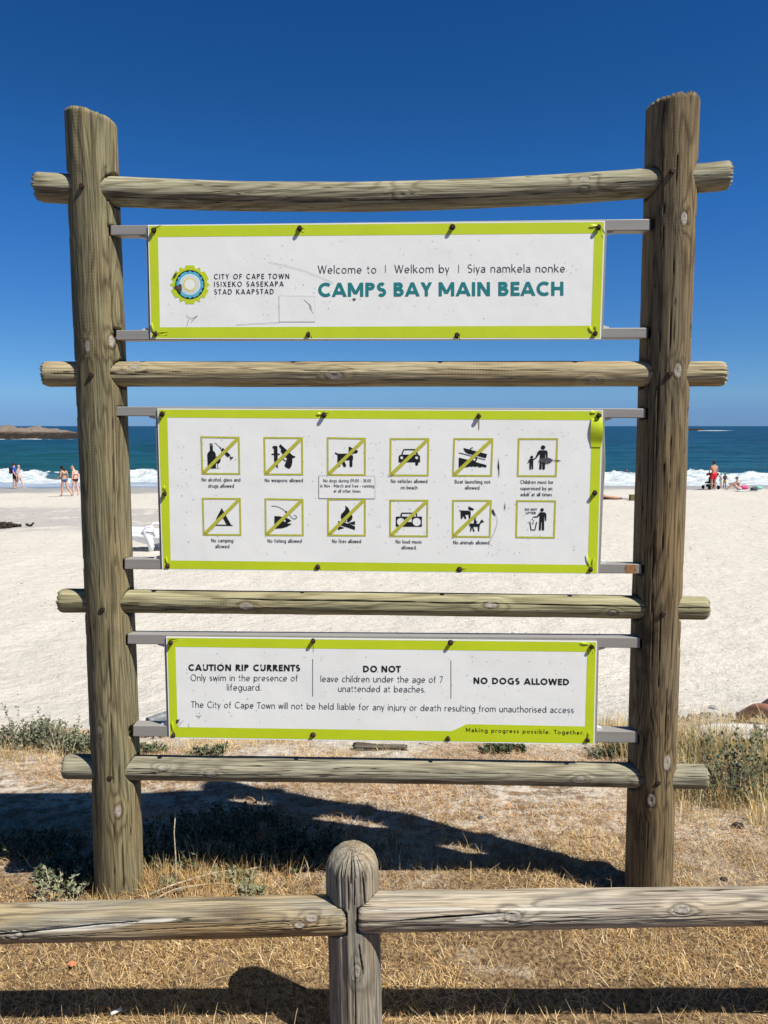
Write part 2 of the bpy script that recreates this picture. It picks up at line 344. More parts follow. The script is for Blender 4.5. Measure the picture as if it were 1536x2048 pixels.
# ------------------------------------------------------------ materials
def wood_mat(name, light, dark, grey, ring=26.0, seed=0.0, knots=(), ripple=.5, grey_amt=.4, contrast=.8, stain=.3, ochre=.25, tone=1.0):
    light, dark, grey = (tuple(v*tone for v in q) for q in (light, dark, grey))
    t = NT(name); P = t.coord('Object'); x, y, z = t.sep(P)[:3]
    def sc(ax, az): return t.vmath('ADD', t.vmath('MULTIPLY', P, (ax, ax, az)), (seed, seed*1.7, seed*.6))
    f = t.math('MULTIPLY', t.noise(sc(5.5, .55), 1.0, 3, .5, .3), ring)
    kn = None
    for (kx, ky, kz, s_) in knots:
        d = t.vmath('LENGTH', t.vmath('MULTIPLY', t.vmath('SUBTRACT', P, (kx, ky, kz)), (1, 1, .55)))
        g = t.math('POWER', 2.718, t.math('MULTIPLY', t.math('POWER', t.math('DIVIDE', d, s_*2.3), 2), -1))
        f = t.math('ADD', f, t.math('MULTIPLY', g, 1.7))
        m = t.sm(d, s_, s_*.72); kn = m if kn is None else t.math('MAXIMUM', kn, m)
    f = t.math('ADD', f, t.math('MULTIPLY', t.noise(sc(40, 3), 1.0, 2), .35))
    rings = t.math('MULTIPLY_ADD', t.math('SINE', t.math('MULTIPLY', f, 6.2832)), .5, .5)
    rings = t.math('POWER', rings, 3.2)
    fine = t.sm(t.math('ABSOLUTE', t.math('SUBTRACT', t.noise(sc(85, 1.3), 1.0, 3, .6, .2), .5)), .035, .004)
    fine = t.math('MULTIPLY', fine, t.sm(t.noise(sc(14, 1.2), 1.0, 3), .38, .60))
    fib = t.noise(sc(330, 6), 1.0, 3, .65); fib2 = t.noise(sc(110, 2.2), 1.0, 3, .6)
    patch = t.noise(sc(9, 1.6), 1.0, 4, .6); pat2 = t.noise(sc(5, 3.5), 1.0, 5, .65)
    c = t.mix(t.math('MULTIPLY', rings, contrast), light, dark)
    c = t.mix(t.math('MULTIPLY', t.sm(patch, .42, .66), grey_amt), c, grey)
    c = t.mix(t.math('MULTIPLY', t.sm(pat2, .54, .70), stain), c, tuple(v*.48 for v in dark))
    c = t.mix(t.sm(fib, .30, .68), t.mix(1.0, c, (.62, .60, .57), 'MULTIPLY'), t.mix(1.0, c, (1.22, 1.21, 1.17), 'MULTIPLY'))
    c = t.mix(t.math('MULTIPLY', t.sm(fib2, .56, .66), .35), c, tuple(v*.5 for v in dark))
    c = t.mix(t.math('MULTIPLY', t.sm(t.noise(sc(7, 1.1), 1.0, 3), .52, .68), ochre), c, (.40, .26, .11))
    c = t.mix(t.math('MULTIPLY', fine, .48), c, tuple(v*.42 for v in dark))
    spk = t.noise(t.vmath('SCALE', P, scale=420.0), 1.0, 2, .6); c = t.mix(t.math('MULTIPLY', t.sm(spk, .55, .75), .25), c, (.45, .43, .38))
    crk = t.math('ABSOLUTE', t.math('SUBTRACT', t.noise(sc(30, .8), 1.0, 3, .6), .5))
    crk = t.math('MULTIPLY', t.sm(crk, .011, .003), t.sm(t.noise(sc(9, 2.0), 1.0, 2), .46, .58))
    c = t.mix(t.math('MULTIPLY', crk, .85), c, (.018, .014, .010))
    ca = t.attr('crack'); c = t.mix(ca, c, (.012, .010, .008))
    ba = t.attr('bare'); c = t.mix(t.math('MULTIPLY', ba, t.sm(fib2, .25, .55)), c, (.50, .47, .40))
    if kn is not None:
        rad = t.noise(t.vmath('SCALE', P, scale=160.0), 1.0, 4, .7)
        c = t.mix(kn, c, t.mix(t.sm(rad, .42, .62), (.27, .235, .19), (.42, .385, .33)))
    rp = t.math('MULTIPLY_ADD', t.math('SINE', t.math('ADD', t.math('MULTIPLY', z, 640.0), t.math('MULTIPLY', t.noise(sc(4, 2), 1.0, 1), 14.0))), .5, .5)
    rp = t.math('MULTIPLY', rp, t.math('MULTIPLY', t.sm(t.noise(sc(8, 1.3), 1.0, 2), .48, .62), ripple))
    hgt = t.math('ADD', t.math('MULTIPLY', rings, -.35), t.math('MULTIPLY', fine, -.9))
    hgt = t.math('ADD', hgt, t.math('MULTIPLY', fib, .9)); hgt = t.math('ADD', hgt, t.math('MULTIPLY', crk, -1.6)); hgt = t.math('ADD', hgt, t.math('MULTIPLY', rp, .35))
    return t.fin(c, .82, t.bump(hgt, .0014, .7), .2)
def panel_mat(name, base, seed):
    t = NT(name); P = t.vmath('ADD', t.coord('Object'), (seed, 0, seed))
    n1 = t.noise(P, 5, 5, .6); n2 = t.noise(P, 90, 3, .6); n3 = t.noise(P, 260, 2, .5)
    c = t.mix(t.math('MULTIPLY', t.sm(n1, .45, .75), .25), base, tuple(v*.80 for v in base))
    c = t.mix(t.math('MULTIPLY', t.sm(n3, .70, .76), t.math('MULTIPLY', t.sm(n1, .42, .6), .75)), c, (.10, .095, .09))
    c = t.mix(t.math('MULTIPLY', t.sm(n2, .64, .80), .18), c, (.35, .34, .30))
    b = t.bump(t.noise(P, 3.0, 3, .5), .010, .5); b = t.bump(n2, .0006, .4, b)
    return t.fin(c, .38, b, .45)
WHITE = panel_mat('white_vinyl', (.89, .90, .855), 0); LIME = panel_mat('lime_vinyl', s2l(196, 214, 36), 3)
STICK = panel_mat('sticker_vinyl', (.90, .90, .86), 5)
INK = simple('black_ink', (.012, .014, .014), .45, .2, 200); TEXT = simple('grey_black_ink', (.045, .048, .052), .5, .2, 300)
TEAL = simple('teal_ink', s2l(38, 128, 130), .45, .1, 100); OLIVE = simple('olive_lime_ink', s2l(186, 186, 66), .5, .08, 60)
BLUE = simple('light_blue_ink', s2l(92, 182, 205), .5, .08, 90); YEL = simple('yellow_ink', s2l(232, 212, 40), .5, .08, 90)
PALE = simple('pale_ink', s2l(205, 226, 232), .5, .04, 90)
LINE = simple('grey_line_ink', (.10, .10, .11), .5)
def alu_mat():
    t = NT('weathered_aluminium'); P = t.coord(); n1 = t.noise(t.vmath('MULTIPLY', P, (6, 40, 90)), 1.0, 4, .6); n2 = t.noise(P, 35, 5, .65)
    c = t.mix(n1, (.25, .24, .215), (.37, .355, .32)); c = t.mix(t.math('MULTIPLY', t.sm(n2, .62, .72), .5), c, (.14, .12, .10))
    return t.fin(c, .48, t.bump(n2, .0006, .5), .4, .15)
ALU = alu_mat()
WHITEMET = simple('white_bracket_paint', (.62, .62, .61), .5, .12, 60)
def rust_mat():
    t = NT('rusty_steel'); n1 = t.noise(t.coord(), 300, 4, .6)
    return t.fin(t.ramp(n1, [(.3, (.015, .012, .012)), (.55, (.06, .035, .025)), (.8, (.16, .07, .035))]), .7, t.bump(n1, .001, .8), .3, .3)
RUST = rust_mat()
RUSTSTAIN = simple('rust_stain', (.30, .15, .06), .8, .3, 120)
DIRT = simple('dirt_mark', (.09, .075, .05), .9, .4, 150, bump=.001)
SCUFF = simple('scuff_mark', (.10, .10, .10), .8, .3, 150)

# ------------------------------------------------------------ ground, sand, sea materials
def ground_mat():
    t = NT('dune_sand_and_soil'); P = t.coord('Object'); x, y, z = t.sep(P)[:3]
    far = t.sm(y, 3.6, 5.2); lawn = t.sm(t.math('ADD', y, t.math('MULTIPLY', t.noise(P, 3, 3), .9)), 3.5, 2.9)
    a = t.noise(P, 14, 6, .65); b = t.noise(P, 55, 4, .6); big = t.noise(t.vmath('MULTIPLY', P, (.25, .6, 1)), 1.0, 4, .6)
    mid = t.noise(t.vmath('MULTIPLY', P, (1.2, 2.6, 1)), 1.0, 5, .6)
    sand = t.mix(t.sm(a, .3, .7), (.505, .475, .415), (.585, .552, .49))
    sand = t.mix(t.math('MULTIPLY', t.sm(mid, .5, .72), .25), sand, (.40, .365, .32))
    # damp band and wet foreshore
    yy = t.math('ADD', y, t.math('MULTIPLY', t.math('SUBTRACT', big, .5), 7.0))
    band = t.math('MULTIPLY', t.sm(yy, 20.5, 22.0), t.sm(yy, 31.5, 29.5))
    band = t.math('MULTIPLY', band, t.sm(t.math('ADD', x, t.math('MULTIPLY', big, 4.0)), 0.0, -5.0))
    sl = t.noise(t.vmath('MULTIPLY', P, (1.1, .75, 1)), 1.0, 4, .65)
    band = t.math('MULTIPLY', band, t.sm(sl, .66, .54))
    sand = t.mix(t.math('MULTIPLY', band, .8), sand, (.36, .345, .33))
    wet = t.sm(t.math('ADD', z, t.math('MULTIPLY', t.math('SUBTRACT', big, .5), .10)), -2.30, -2.46)
    sand = t.mix(wet, sand, (.33, .315, .30))
    bare = t.sm(t.noise(P, 2.6, 4, .6), .60, .70)
    soil = t.mix(t.sm(b, .35, .65), (.085, .053, .028), (.25, .17, .095))
    slope = t.mix(t.sm(t.math('ADD', a, t.math('MULTIPLY', t.sm(x, .7, 1.3), .10)), .40, .58), (.22, .15, .09), (.50, .44, .36))
    c = t.mix(far, t.mix(lawn, slope, t.mix(t.math('MULTIPLY', bare, t.sm(a, .35, .55)), soil, (.40, .34, .26))), sand)
    nr = t.sm(y, 3.2, 4.6)
    h = t.math('ADD', t.math('MULTIPLY', a, .5), t.math('MULTIPLY', b, .35))
    n = t.bump(h, .05, .6); fp = t.noise(t.vmath('MULTIPLY', P, (1.2, 1.2, 1)), 3.2, 5, .65)
    gr = t.noise(P, 110, 3, .7); c = t.mix(t.math('MULTIPLY', t.sm(gr, .60, .74), .22), c, t.mix(1.0, c, (.55, .53, .5), 'MULTIPLY'))
    n = t.bump(fp, .18, .42, n)
    return t.fin(c, t.math('MULTIPLY_ADD', wet, -.45, .95), n, .15)
GROUND = ground_mat()
def sea_mat():
    t = NT('sea_water'); P = t.coord('Object'); x, y, z = t.sep(P)[:3]
    d = t.math('LOGARITHM', t.math('MAXIMUM', y, 1.0), 10.0)
    ws = t.noise(t.vmath('MULTIPLY', P, (.018, .05, 1)), 1.0, 4, .6)
    streak = t.noise(t.vmath('MULTIPLY', P, (.07, .34, 1)), 1.0, 6, .72)
    xx = t.sm(t.math('ADD', t.math('DIVIDE', x, t.math('MAXIMUM', y, 1.0)), t.math('MULTIPLY', ws, .2)), -.35, .25)
    green = t.mix(xx, (.007, .062, .060), (.005, .062, .098)); deep = (.005, .042, .090)
    c = t.mix(t.sm(d, 1.85, 2.6), green, deep)
    c = t.mix(t.math('MULTIPLY', t.sm(streak, .48, .62), .75), c, (.012, .088, .150))
    c = t.mix(t.math('MULTIPLY', t.sm(streak, .47, .34), .7), c, (.002, .022, .040))
    sh = t.attr('shallow'); c = t.mix(sh, c, (.34, .40, .50))
    fo = t.attr('foam'); fn = t.noise(t.vmath('MULTIPLY', P, (1.4, 1.0, 2.0)), 1.0, 5, .7)
    fm = t.sm(t.math('ADD', fo, t.math('MULTIPLY', t.math('SUBTRACT', fn, .5), 1.1)), .42, .62)
    c = t.mix(fm, c, t.mix(t.sm(t.noise(t.vmath('MULTIPLY', P, (1.2, 2.0, 3.0)), 1.0, 6, .7), .35, .6), (.34, .43, .47), (.62, .655, .67)))
    n = t.bump(t.noise(t.vmath('MULTIPLY', P, (.35, .9, 1)), 1.0, 6, .6), 1.1, .8)
    n = t.bump(t.noise(P, 5, 4, .7), .12, t.math('MULTIPLY', fm, .6), n) if False else n
    return t.fin(c, t.math('MULTIPLY_ADD', fm, .5, .42), n, t.math('MULTIPLY_ADD', fm, -.1, .22))
SEA = sea_mat()
def rock_mat():
    t = NT('sea_rock'); P = t.coord('Object'); z = t.sep(P)[2]; n1 = t.noise(P, .6, 5, .65); n2 = t.noise(t.vmath('MULTIPLY', P, (.3, .3, 2.5)), 1.0, 4, .6)
    c = t.mix(t.sm(t.math('ADD', z, t.math('MULTIPLY', n2, 1.6)), 2.5, 3.7), (.022, .016, .012), (.19, .155, .125))
    c = t.mix(t.math('MULTIPLY', t.sm(n1, .5, .7), .6), c, (.06, .045, .035))
    return t.fin(c, .85, t.bump(n1, .5, .7), .2)
ROCK = rock_mat()
# ------------------------------------------------------------ ground: one sheet from behind the camera to under the sea
ys = np.concatenate([np.linspace(-60, -2, 12), np.linspace(-1, 1.4, 8), np.exp(np.linspace(math.log(1.5), math.log(75), 470)), np.exp(np.linspace(math.log(80), math.log(400), 14))])
v = np.linspace(-1, 1, 361); uu = np.sign(v)*np.abs(v)**1.7
X = uu[None, :] * (4 + np.abs(ys)*1.25)[:, None]; Y = ys[:, None] + 0*X
Z = ground_z(X, Y)
npmesh('ground', np.stack([X, Y, Z], -1).reshape(-1, 3), grid_faces(len(ys), len(v)), GROUND)
tag(bpy.data.objects['ground'], kind='structure')

# ------------------------------------------------------------ sea: swell, one breaking wave, foam and swash
SEAZ = -2.75
ys = np.concatenate([np.linspace(50, 70, 200), np.exp(np.linspace(math.log(70.3), math.log(300), 170)), np.exp(np.linspace(math.log(305), math.log(40000), 40))])
v = np.linspace(-1, 1, 421); uu = np.sign(v)*np.abs(v)**1.3
X = uu[None, :] * (ys*.9)[:, None]; Y = ys[:, None] + 0*X
crest = 63.5 + 1.6*(fbm(X*.05, X*0, 0, 5) - .5)*2 - X*.015
Hh = .55 + .55*(fbm(X*.16, X*0+3, 0, 6, 3) - .45)
u = (Y - crest)
prof = np.where(u < 0, np.exp(-(u/2.1)**2), np.exp(-(u/3.6)**2))
turb = (fbm(X*1.1, Y*.9, 0, 8, 5) - .47)
crestband = np.exp(-(u/2.2)**2)
Z = SEAZ + Hh*prof + turb*.95*crestband + .5*np.clip(fbm(X*2.4, Y*.6, 0, 88, 3)-.5, 0, 1)*crestband
far = np.clip((Y - 66)/8, 0, 1) * np.clip(1500/Y, 0, 1)
Z += far*(.34*np.sin((Y + 6*fbm(X*.02, Y*.015, 0, 11))*2*np.pi/17.0)*fbm(X*.03, Y*.02, 0, 12) + .5*(fbm(X*.10, Y*.28, 0, 13, 4) - .47)*np.clip(300/Y, 0, 1))
Z += np.clip((58 - Y)/3, 0, 1)*0.0
fw_ = 1.5 + 1.1*np.clip((X+5)/20, 0, 1) + 1.2*(fbm(X*.22, Y*0, 0, 19)-.45)
foam = np.clip(1.25*np.exp(-((u+fw_)/(fw_+.6))**2), 0, 1)*(u < .9 + turb*1.5) + .30*np.exp(-((u+4.6)/1.6)**2)
foam += .55*np.clip(fbm(X*.3, Y*1.2, 0, 31, 4)-.52, 0, 1)*5*np.exp(-((Y-57.3+X*.03)/1.3)**2)
# glassy green face of the curling part on the left, and streaks of white far out by the rocks
gap = np.exp(-((X+26.3)/1.6)**2 - ((u+1.2)/1.3)**2); foam = foam*(1-.95*gap)
rockfoam = np.exp(-((Y-247)/8)**2)*np.clip(1-np.abs(X+125)/46, 0, 1)*4*np.clip(fbm(X*.12, Y*.1, 0, 44)*3-.6, .1, 1)
rf2 = np.exp(-((Y-(720+18*np.sin(X*.03)))/16)**2)*((X > 292) & (X < 392) | (X > 405))*np.clip(2-np.abs(X-330)/60, .5, 2)
foam = np.clip(foam + np.clip(rockfoam, 0, 1)*.75 + rf2*.9, 0, 1)
shallow = np.clip(np.exp(-((Y-58.0)/3.1)**2)*1.15, 0, 1)
npmesh('sea', np.stack([X, Y, Z], -1).reshape(-1, 3), grid_faces(len(ys), len(v)), SEA, attrs={'foam': foam.ravel(), 'shallow': shallow.ravel()})
tag(bpy.data.objects['sea'], kind='structure')

# ------------------------------------------------------------ rocks in the bay
def rock(name, x0, x1, y0, depth, top, seed, label, prof):
    nx, ny = 140, 60
    a = np.linspace(0, 1, nx)[None, :]; b = np.linspace(-1, 1, ny)[:, None]
    e = np.interp(a, *prof); nz = fbm(a*9, b*3, 0, seed, 5) - .47
    z = e*np.clip(1-b**2, 0, 1)**.6*top*(1+1.1*nz) + (fbm(a*30, b*6, 0, seed+3, 3) - .5)*top*.40*e - .9
    V = np.stack([x0+(x1-x0)*a+0*b, y0+depth*b+0*a+nz*depth*.5, z], -1).reshape(-1, 3)
    o = npmesh(name, V, grid_faces(ny, nx), ROCK); o.location = (0, 0, SEAZ)
    return tag(o, label, 'rock')
rock('sea_rock', -185, -99, 266, 12, 5.0, 51, 'long low rock island in the sea at left, pale on top', ([0, .3, .6, .74, .84, .93, 1], [.5, .8, .95, 1, .78, .42, .2]))
rock('sea_rock', 250, 314, 760, 14, 3.8, 61, 'small dark reef near the horizon right of the right post', ([0, .3, .5, .62, .8, 1], [.4, .9, .8, .3, .8, .1]))
# ------------------------------------------------------------ round timber with real cracks, knots and notches
def make_log(name, p0, p1, r0, r1, parent, mat_args, na=144, dz=.008, bend=(0, 0), seed=1, knots=(), cracks=(), notches=(), tilt=(0, 0), dome=0, lump=.0016, jag=.0, bare=(), flip=False):
    "knots: (angle deg, z, size)  cracks: (z0, z1, a0, a1, width, depth)  angle 270 faces the camera (local -Y)"
    if flip: # lying logs: angles above 270 are the upper side
        knots = [(540-a, z, s_) for a, z, s_ in knots]; cracks = [(z0, z1, 540-a, 540-b, w, d) for z0, z1, a, b, w, d in cracks]; bare = [(z0, z1, 540-a, 540-b, w) for z0, z1, a, b, w in bare]
    p0, p1 = Vector(p0), Vector(p1); L = (p1-p0).length; zax = (p1-p0).normalized()
    yax = Vector((0, 1, 0)); xax = yax.cross(zax).normalized(); yax = zax.cross(xax)
    M = Matrix((xax, yax, zax)).transposed().to_4x4(); M.translation = p0
    nz = max(8, int(L/dz)); zz = np.linspace(0, L, nz)[:, None]; aa = (np.arange(na)/na*2*np.pi)[None, :]
    r = r0 + (r1-r0)*zz/L + 0*aa
    ca, sa = np.cos(aa), np.sin(aa)
    r = r + (fbm(ca*1.5+9, sa*1.5+9, zz*1.3, seed, 3)-.45)*r0*.10 + (fbm(ca*5+9, sa*5+9, zz*6, seed+5, 3)-.45)*lump*2.5
    crack = 0*r; br = 0*r
    for (ka, kz, ks) in knots:
        da = np.angle(np.exp(1j*(aa-R(ka))))*r0; d = np.sqrt(da**2+((zz-kz)*.55)**2)
        r = r + .0035*np.exp(-(d/(ks*1.9))**2) - .0025*np.exp(-(d/(ks*.5))**2)
        ring = np.exp(-((d-ks*1.05)/.0022)**2); r = r-.002*ring; crack = np.maximum(crack, ring*.5*(hnoise(ca*3, sa*3, zz*40, 3) > .35))
    for (z0, z1, a0, a1, w, dp) in cracks:
        t = (zz-z0)/(z1-z0); a = R(a0)+(R(a1)-R(a0))*t + (fbm(zz*7, zz*0, 0, int(abs(a0))+3, 3)-.47)*.10/(r0/.05)
        da = np.abs(np.angle(np.exp(1j*(aa-a))))*r0; ww = w*np.sqrt(np.clip(4*t*(1-t), 0, 1))*(.5+fbm(zz*15, zz*0+2, 0, seed+8, 2))+1e-6
        m = np.clip(1-da/ww, 0, 1)*((t > 0) & (t < 1)); r = r-m*dp; crack = np.maximum(crack, np.clip(m*2.2, 0, 1))
    for (z0, z1, a0, a1, w) in bare:
        t = (zz-z0)/(z1-z0); a = R(a0)+(R(a1)-R(a0))*t; da = np.angle(np.exp(1j*(aa-a)))*r0
        ww = w*np.clip(4*t*(1-t), 0, 1)**.7*(.6+.8*fbm(zz*12, zz*0+5, 0, seed+2, 3)); m = np.clip((1-np.abs(da)/(ww+1e-6))*3, 0, 1)*((t > 0) & (t < 1))
        br = np.maximum(br, m); r = r-m*.002
    # end shaping
    rim = .012
    ends = np.minimum(zz, L-zz); r = r*(1-.10*np.clip(1-ends/rim, 0, 1)**2*(0 if dome else 1))
    x = r*ca; y = r*sa; z = zz + 0*r
    if dome: # bull nosed top, rounded across X
        zt = L - dome; k = zz > zt; q = np.clip((zz-zt)/dome, 0, 1); s_ = np.sqrt(np.clip(1-q**2.2, 0, 1)); x = np.where(k, x*s_, x); y = np.where(k, y*(s_*.75+.25*np.clip((1-q)*6, 0, 1)), y)
    else:
        top = np.clip((zz-(L-.15))/.15, 0, 1); z = z + top*(tilt[0]*x + tilt[1]*x*x/.08) + top**6*(jag*(hnoise(aa*14, zz*0, 0, seed)-.5))
        bot = np.clip((.08-zz)/.08, 0, 1); z = z + bot**6*(jag*(hnoise(aa*14, zz*0+7, 0, seed+1)-.5))
    bx, by = bend; s_ = 4*(zz/L)*(1-zz/L); x = x+bx*s_; y = y+by*s_
    V = np.stack([x, y, z], -1).reshape(-1, 3); Fa = grid_faces(nz, na, True)
    # notches: cylinders (world point, world axis dir, radius) that other timbers pass through
    if notches:
        W = (np.c_[V, np.ones(len(V))] @ np.array(M).T)[:, :3]
        for (q, dr, rr, kind) in notches:
            q = np.array(q); dr = np.array(Vector(dr).normalized()); dd = W-q; al = dd@dr; pr = dd-al[:, None]*dr
            if kind in 're': d = np.linalg.norm(pr, axis=1)
            else: d = np.maximum(np.abs(pr[:, 2]), np.abs(pr[:, 1]))
            k = np.clip((rr-d)/.004, 0, 1)*((al > -.004) if kind == 'e' else 1); cen = np.stack([bx*s_+0*ca, by*s_+0*ca, zz+0*ca], -1).reshape(-1, 3)
            V = V + (cen-V)*(k*.34)[:, None]*np.array([1, 1, 0])
            W = (np.c_[V, np.ones(len(V))] @ np.array(M).T)[:, :3]
    n = len(V); V = np.concatenate([V, [[bx*0, 0, 0]], [[V[-na:, 0].mean(), V[-na:, 1].mean(), V[-na:, 2].mean()]]])
    kk = [((math.cos(R(a))*r0), math.sin(R(a))*r0, z_, s2) for a, z_, s2 in knots]
    mat = mat_args if isinstance(mat_args, bpy.types.Material) else wood_mat(name+'_wood', knots=kk, seed=seed*1.37, **mat_args)
    me = bpy.data.meshes.new(name)
    q4 = Fa; i = np.arange(na); bot = np.stack([np.full(na, n), (i+1) % na, i], -1); topf = np.stack([np.full(na, n+1), n-na+i, n-na+(i+1) % na], -1)
    me.vertices.add(len(V)); me.vertices.foreach_set('co', V.astype(np.float32).ravel())
    loops = np.concatenate([q4.ravel(), bot.ravel(), topf.ravel()]); me.loops.add(len(loops)); me.loops.foreach_set('vertex_index', loops.astype(np.int32))
    starts = np.concatenate([np.arange(len(q4))*4, len(q4)*4+np.arange(2*na)*3]); me.polygons.add(len(starts)); me.polygons.foreach_set('loop_start', starts.astype(np.int32))
    me.update(calc_edges=True); sm = np.ones(len(starts), bool); sm[len(q4):] = False; me.polygons.foreach_set('use_smooth', sm)
    for nm, a in (('crack', crack), ('bare', br)):
        A = me.attributes.new(nm, 'FLOAT', 'POINT'); A.data.foreach_set('value', np.r_[a.ravel(), 0, 0].astype(np.float32))
    o = link(name, me, mat, parent); o.matrix_world = M
    if parent is not None: o.matrix_parent_inverse = Matrix.Translation(-parent.location)
    return o
def hbolt(parent, p, r=.0085, l=.012, up=0.0):
    mb = MB(); p = Vector(p); mb.tube([p+Vector((0, .01, 0)), p+Vector((0, -l*.8, 0)), p+Vector((0, -l, 0))], [r, r, r*.75], 10)
    o = mb.build('bolt', RUST, parent); o.matrix_parent_inverse = Matrix.Translation(-parent.location) if parent else Matrix()
    return o

YP = 2.55
GREEN = dict(tone=.70, light=(.34, .29, .16), dark=(.13, .10, .048), grey=(.25, .26, .16), grey_amt=.5)
BROWN = dict(tone=.72, light=(.29, .215, .112), dark=(.105, .068, .032), grey=(.20, .19, .14), grey_amt=.35, stain=.8)
frame = empty('timber_sign_frame', (0, YP, 0), 0, 'tall ladder like frame of two round timber posts and four crossbars', 'sign frame')
rails = [((75, 374), (1456, 351), .0445, (0, -.046), 11), ((90, 748), (1446, 748), .0405, (0, 0), 12), ((122, 1201), (1412, 1216), .0390, (0, .002), 13), ((131, 1533), (1409, 1553), .0415, (0, .003), 14)]
RY = YP - .012
rail_axes = [(at(*a, RY), at(*b, RY), r) for a, b, r, _, _ in rails]
# posts
def post_notches(side):
    out = []
    for i, (a, b, r) in enumerate(rail_axes):
        d = b-a; off = .0
        if i == 0: # the sagging top bar: follow it where it meets the post
            t = .07 if side < 0 else .93; off = -.042*4*t*(1-t)
        q = a + d*(.07 if side < 0 else .93) + Vector((0, 0, off))
        sl = Vector((1, 0, (d.z/d.x) + (-.042*4*(1-2*(.07 if side < 0 else .93)))/d.x*(1 if i == 0 else 0)))
        out.append((q, sl, r+.007, 'r'))
    ys_ = [(462, 668), (823, 1128), (1279, 1462)] if side < 0 else [(448, 665), (827, 1139), (1287, 1476)]
    xs_ = 236 if side < 0 else 1286
    for p in ys_:
        for yy in p:
            q = at(xs_, yy, 2.519); out.append((q, (1, 0, 0), .0168, 'b'))
    return out
B0, T0 = at(240, 1800, YP), at(181, 232, YP)
B0 = B0 + (B0-T0)*.06
make_log('post', B0, T0, .0800, .0775, frame, dict(GREEN, ring=30), na=176, dz=.006, bend=(.004, 0), seed=2, tilt=(-.20, -.05), jag=.006,
         knots=[(262, 2.04, .0115), (318, 2.06, .012), (292, .52, .013), (255, .80, .009)], notches=post_notches(-1),
         cracks=[(1.95, 2.60, 322, 318, .0022, .012), (.15, .75, 300, 296, .0016, .008), (.9, 1.15, 285, 281, .0035, .004), (.2, .9, 278, 283, .0011, .006), (1.3, 1.9, 305, 312, .0011, .006)])
B1, T1 = at(1297, 1800, YP), at(1346, 203, YP)
B1 = B1 + (B1-T1)*.06
make_log('post', B1, T1, .0790, .0790, frame, dict(BROWN, ring=26, ripple=.25), na=176, dz=.006, bend=(-.003, 0), seed=5, tilt=(.10, -.08), jag=.010,
         knots=[(283, 2.43, .012), (280, 1.97, .014), (285, .69, .016), (250, .56, .014)], notches=post_notches(1),
         cracks=[(1.6, 2.2, 272, 270, .0014, .007), (.25, 1.7, 262, 258, .0010, .006), (1.0, 2.5, 238, 240, .0010, .006), (.15, .9, 285, 287, .0012, .006), (.72, .95, 280, 281, .004, .006), (.3, 1.6, 245, 244, .0010, .005), (1.9, 2.62, 262, 264, .0016, .006), (1.0, 1.6, 290, 288, .001, .005)])
spec = [dict(tone=.76, light=(.44, .42, .29), dark=(.185, .155, .09), grey=(.30, .29, .22), ring=18, ochre=.1), dict(tone=.92, light=(.45, .385, .235), dark=(.28, .215, .115), grey=(.46, .42, .30), ring=10),
        dict(tone=.78, light=(.44, .41, .245), dark=(.20, .17, .085), grey=(.36, .35, .24), ring=12), dict(tone=.84, light=(.38, .355, .255), dark=(.165, .145, .10), grey=(.33, .325, .26), ring=18, ochre=.05)]
rk = [[(258, 1.14, .015), (248, 1.70, .010)], [(258, .93, .015), (300, .30, .010), (235, 1.75, .008)], [(262, .62, .014), (284, 1.42, .012), (256, 1.82, .007)], [(295, .34, .009), (268, .50, .011), (274, 1.74, .009), (270, 1.96, .012)]]
rc = [[(.3, 1.3, 296, 290, .0010, .004), (.2, 1.6, 236, 244, .0012, .005), (1.7, 2.3, 262, 268, .001, .004)], [(.8, 2.2, 282, 284, .0011, .004), (1.0, 1.5, 238, 244, .0012, .004), (.03, .45, 266, 276, .0009, .004)],
      [(.5, 1.45, 298, 290, .0030, .012), (1.30, 2.18, 290, 283, .0024, .012), (.02, .30, 270, 274, .001, .004), (.05, .3, 260, 262, .001, .004)], [(.25, .75, 262, 268, .0013, .006), (.9, 1.5, 290, 288, .0010, .005), (1.5, 2.2, 285, 292, .0012, .005), (.2, .6, 285, 287, .001, .005)]]
for i, (a, b, r, bend, sd_) in enumerate(rails):
    A, B = at(*a, RY), at(*b, RY); n_ = []
    # local X of a lying log points down or up depending on the axis; bend is given as a world drop
    o = make_log('rail', flip=True, p0=A, p1=B, r0=r, r1=r*.98, parent=frame, mat_args=dict(spec[i], ripple=.8 if i in (1, 2) else .35, stain=.35, contrast=.7), na=128, dz=.008, seed=sd_, knots=rk[i], cracks=rc[i], jag=.010,
                 bend=(0, 0))
    if bend[1]:
        me = o.data; co = np.empty(len(me.vertices)*3, np.float32); me.vertices.foreach_get('co', co); co = co.reshape(-1, 3)
        L = (B-A).length; s_ = 4*(co[:, 2]/L)*(1-co[:, 2]/L); M3 = np.array(o.matrix_world.to_3x3()); down = np.array([0, 0, bend[1]]) @ M3
        co += s_[:, None]*down; me.vertices.foreach_set('co', co.ravel()); me.update()
for px, py in ((164, 372), (183, 750), (205, 1218), (220, 1555), (1345, 342), (1340, 747), (1326, 1227), (1316, 1565)):
    hbolt(frame, at(px, py, YP-.078), .0085, .006)

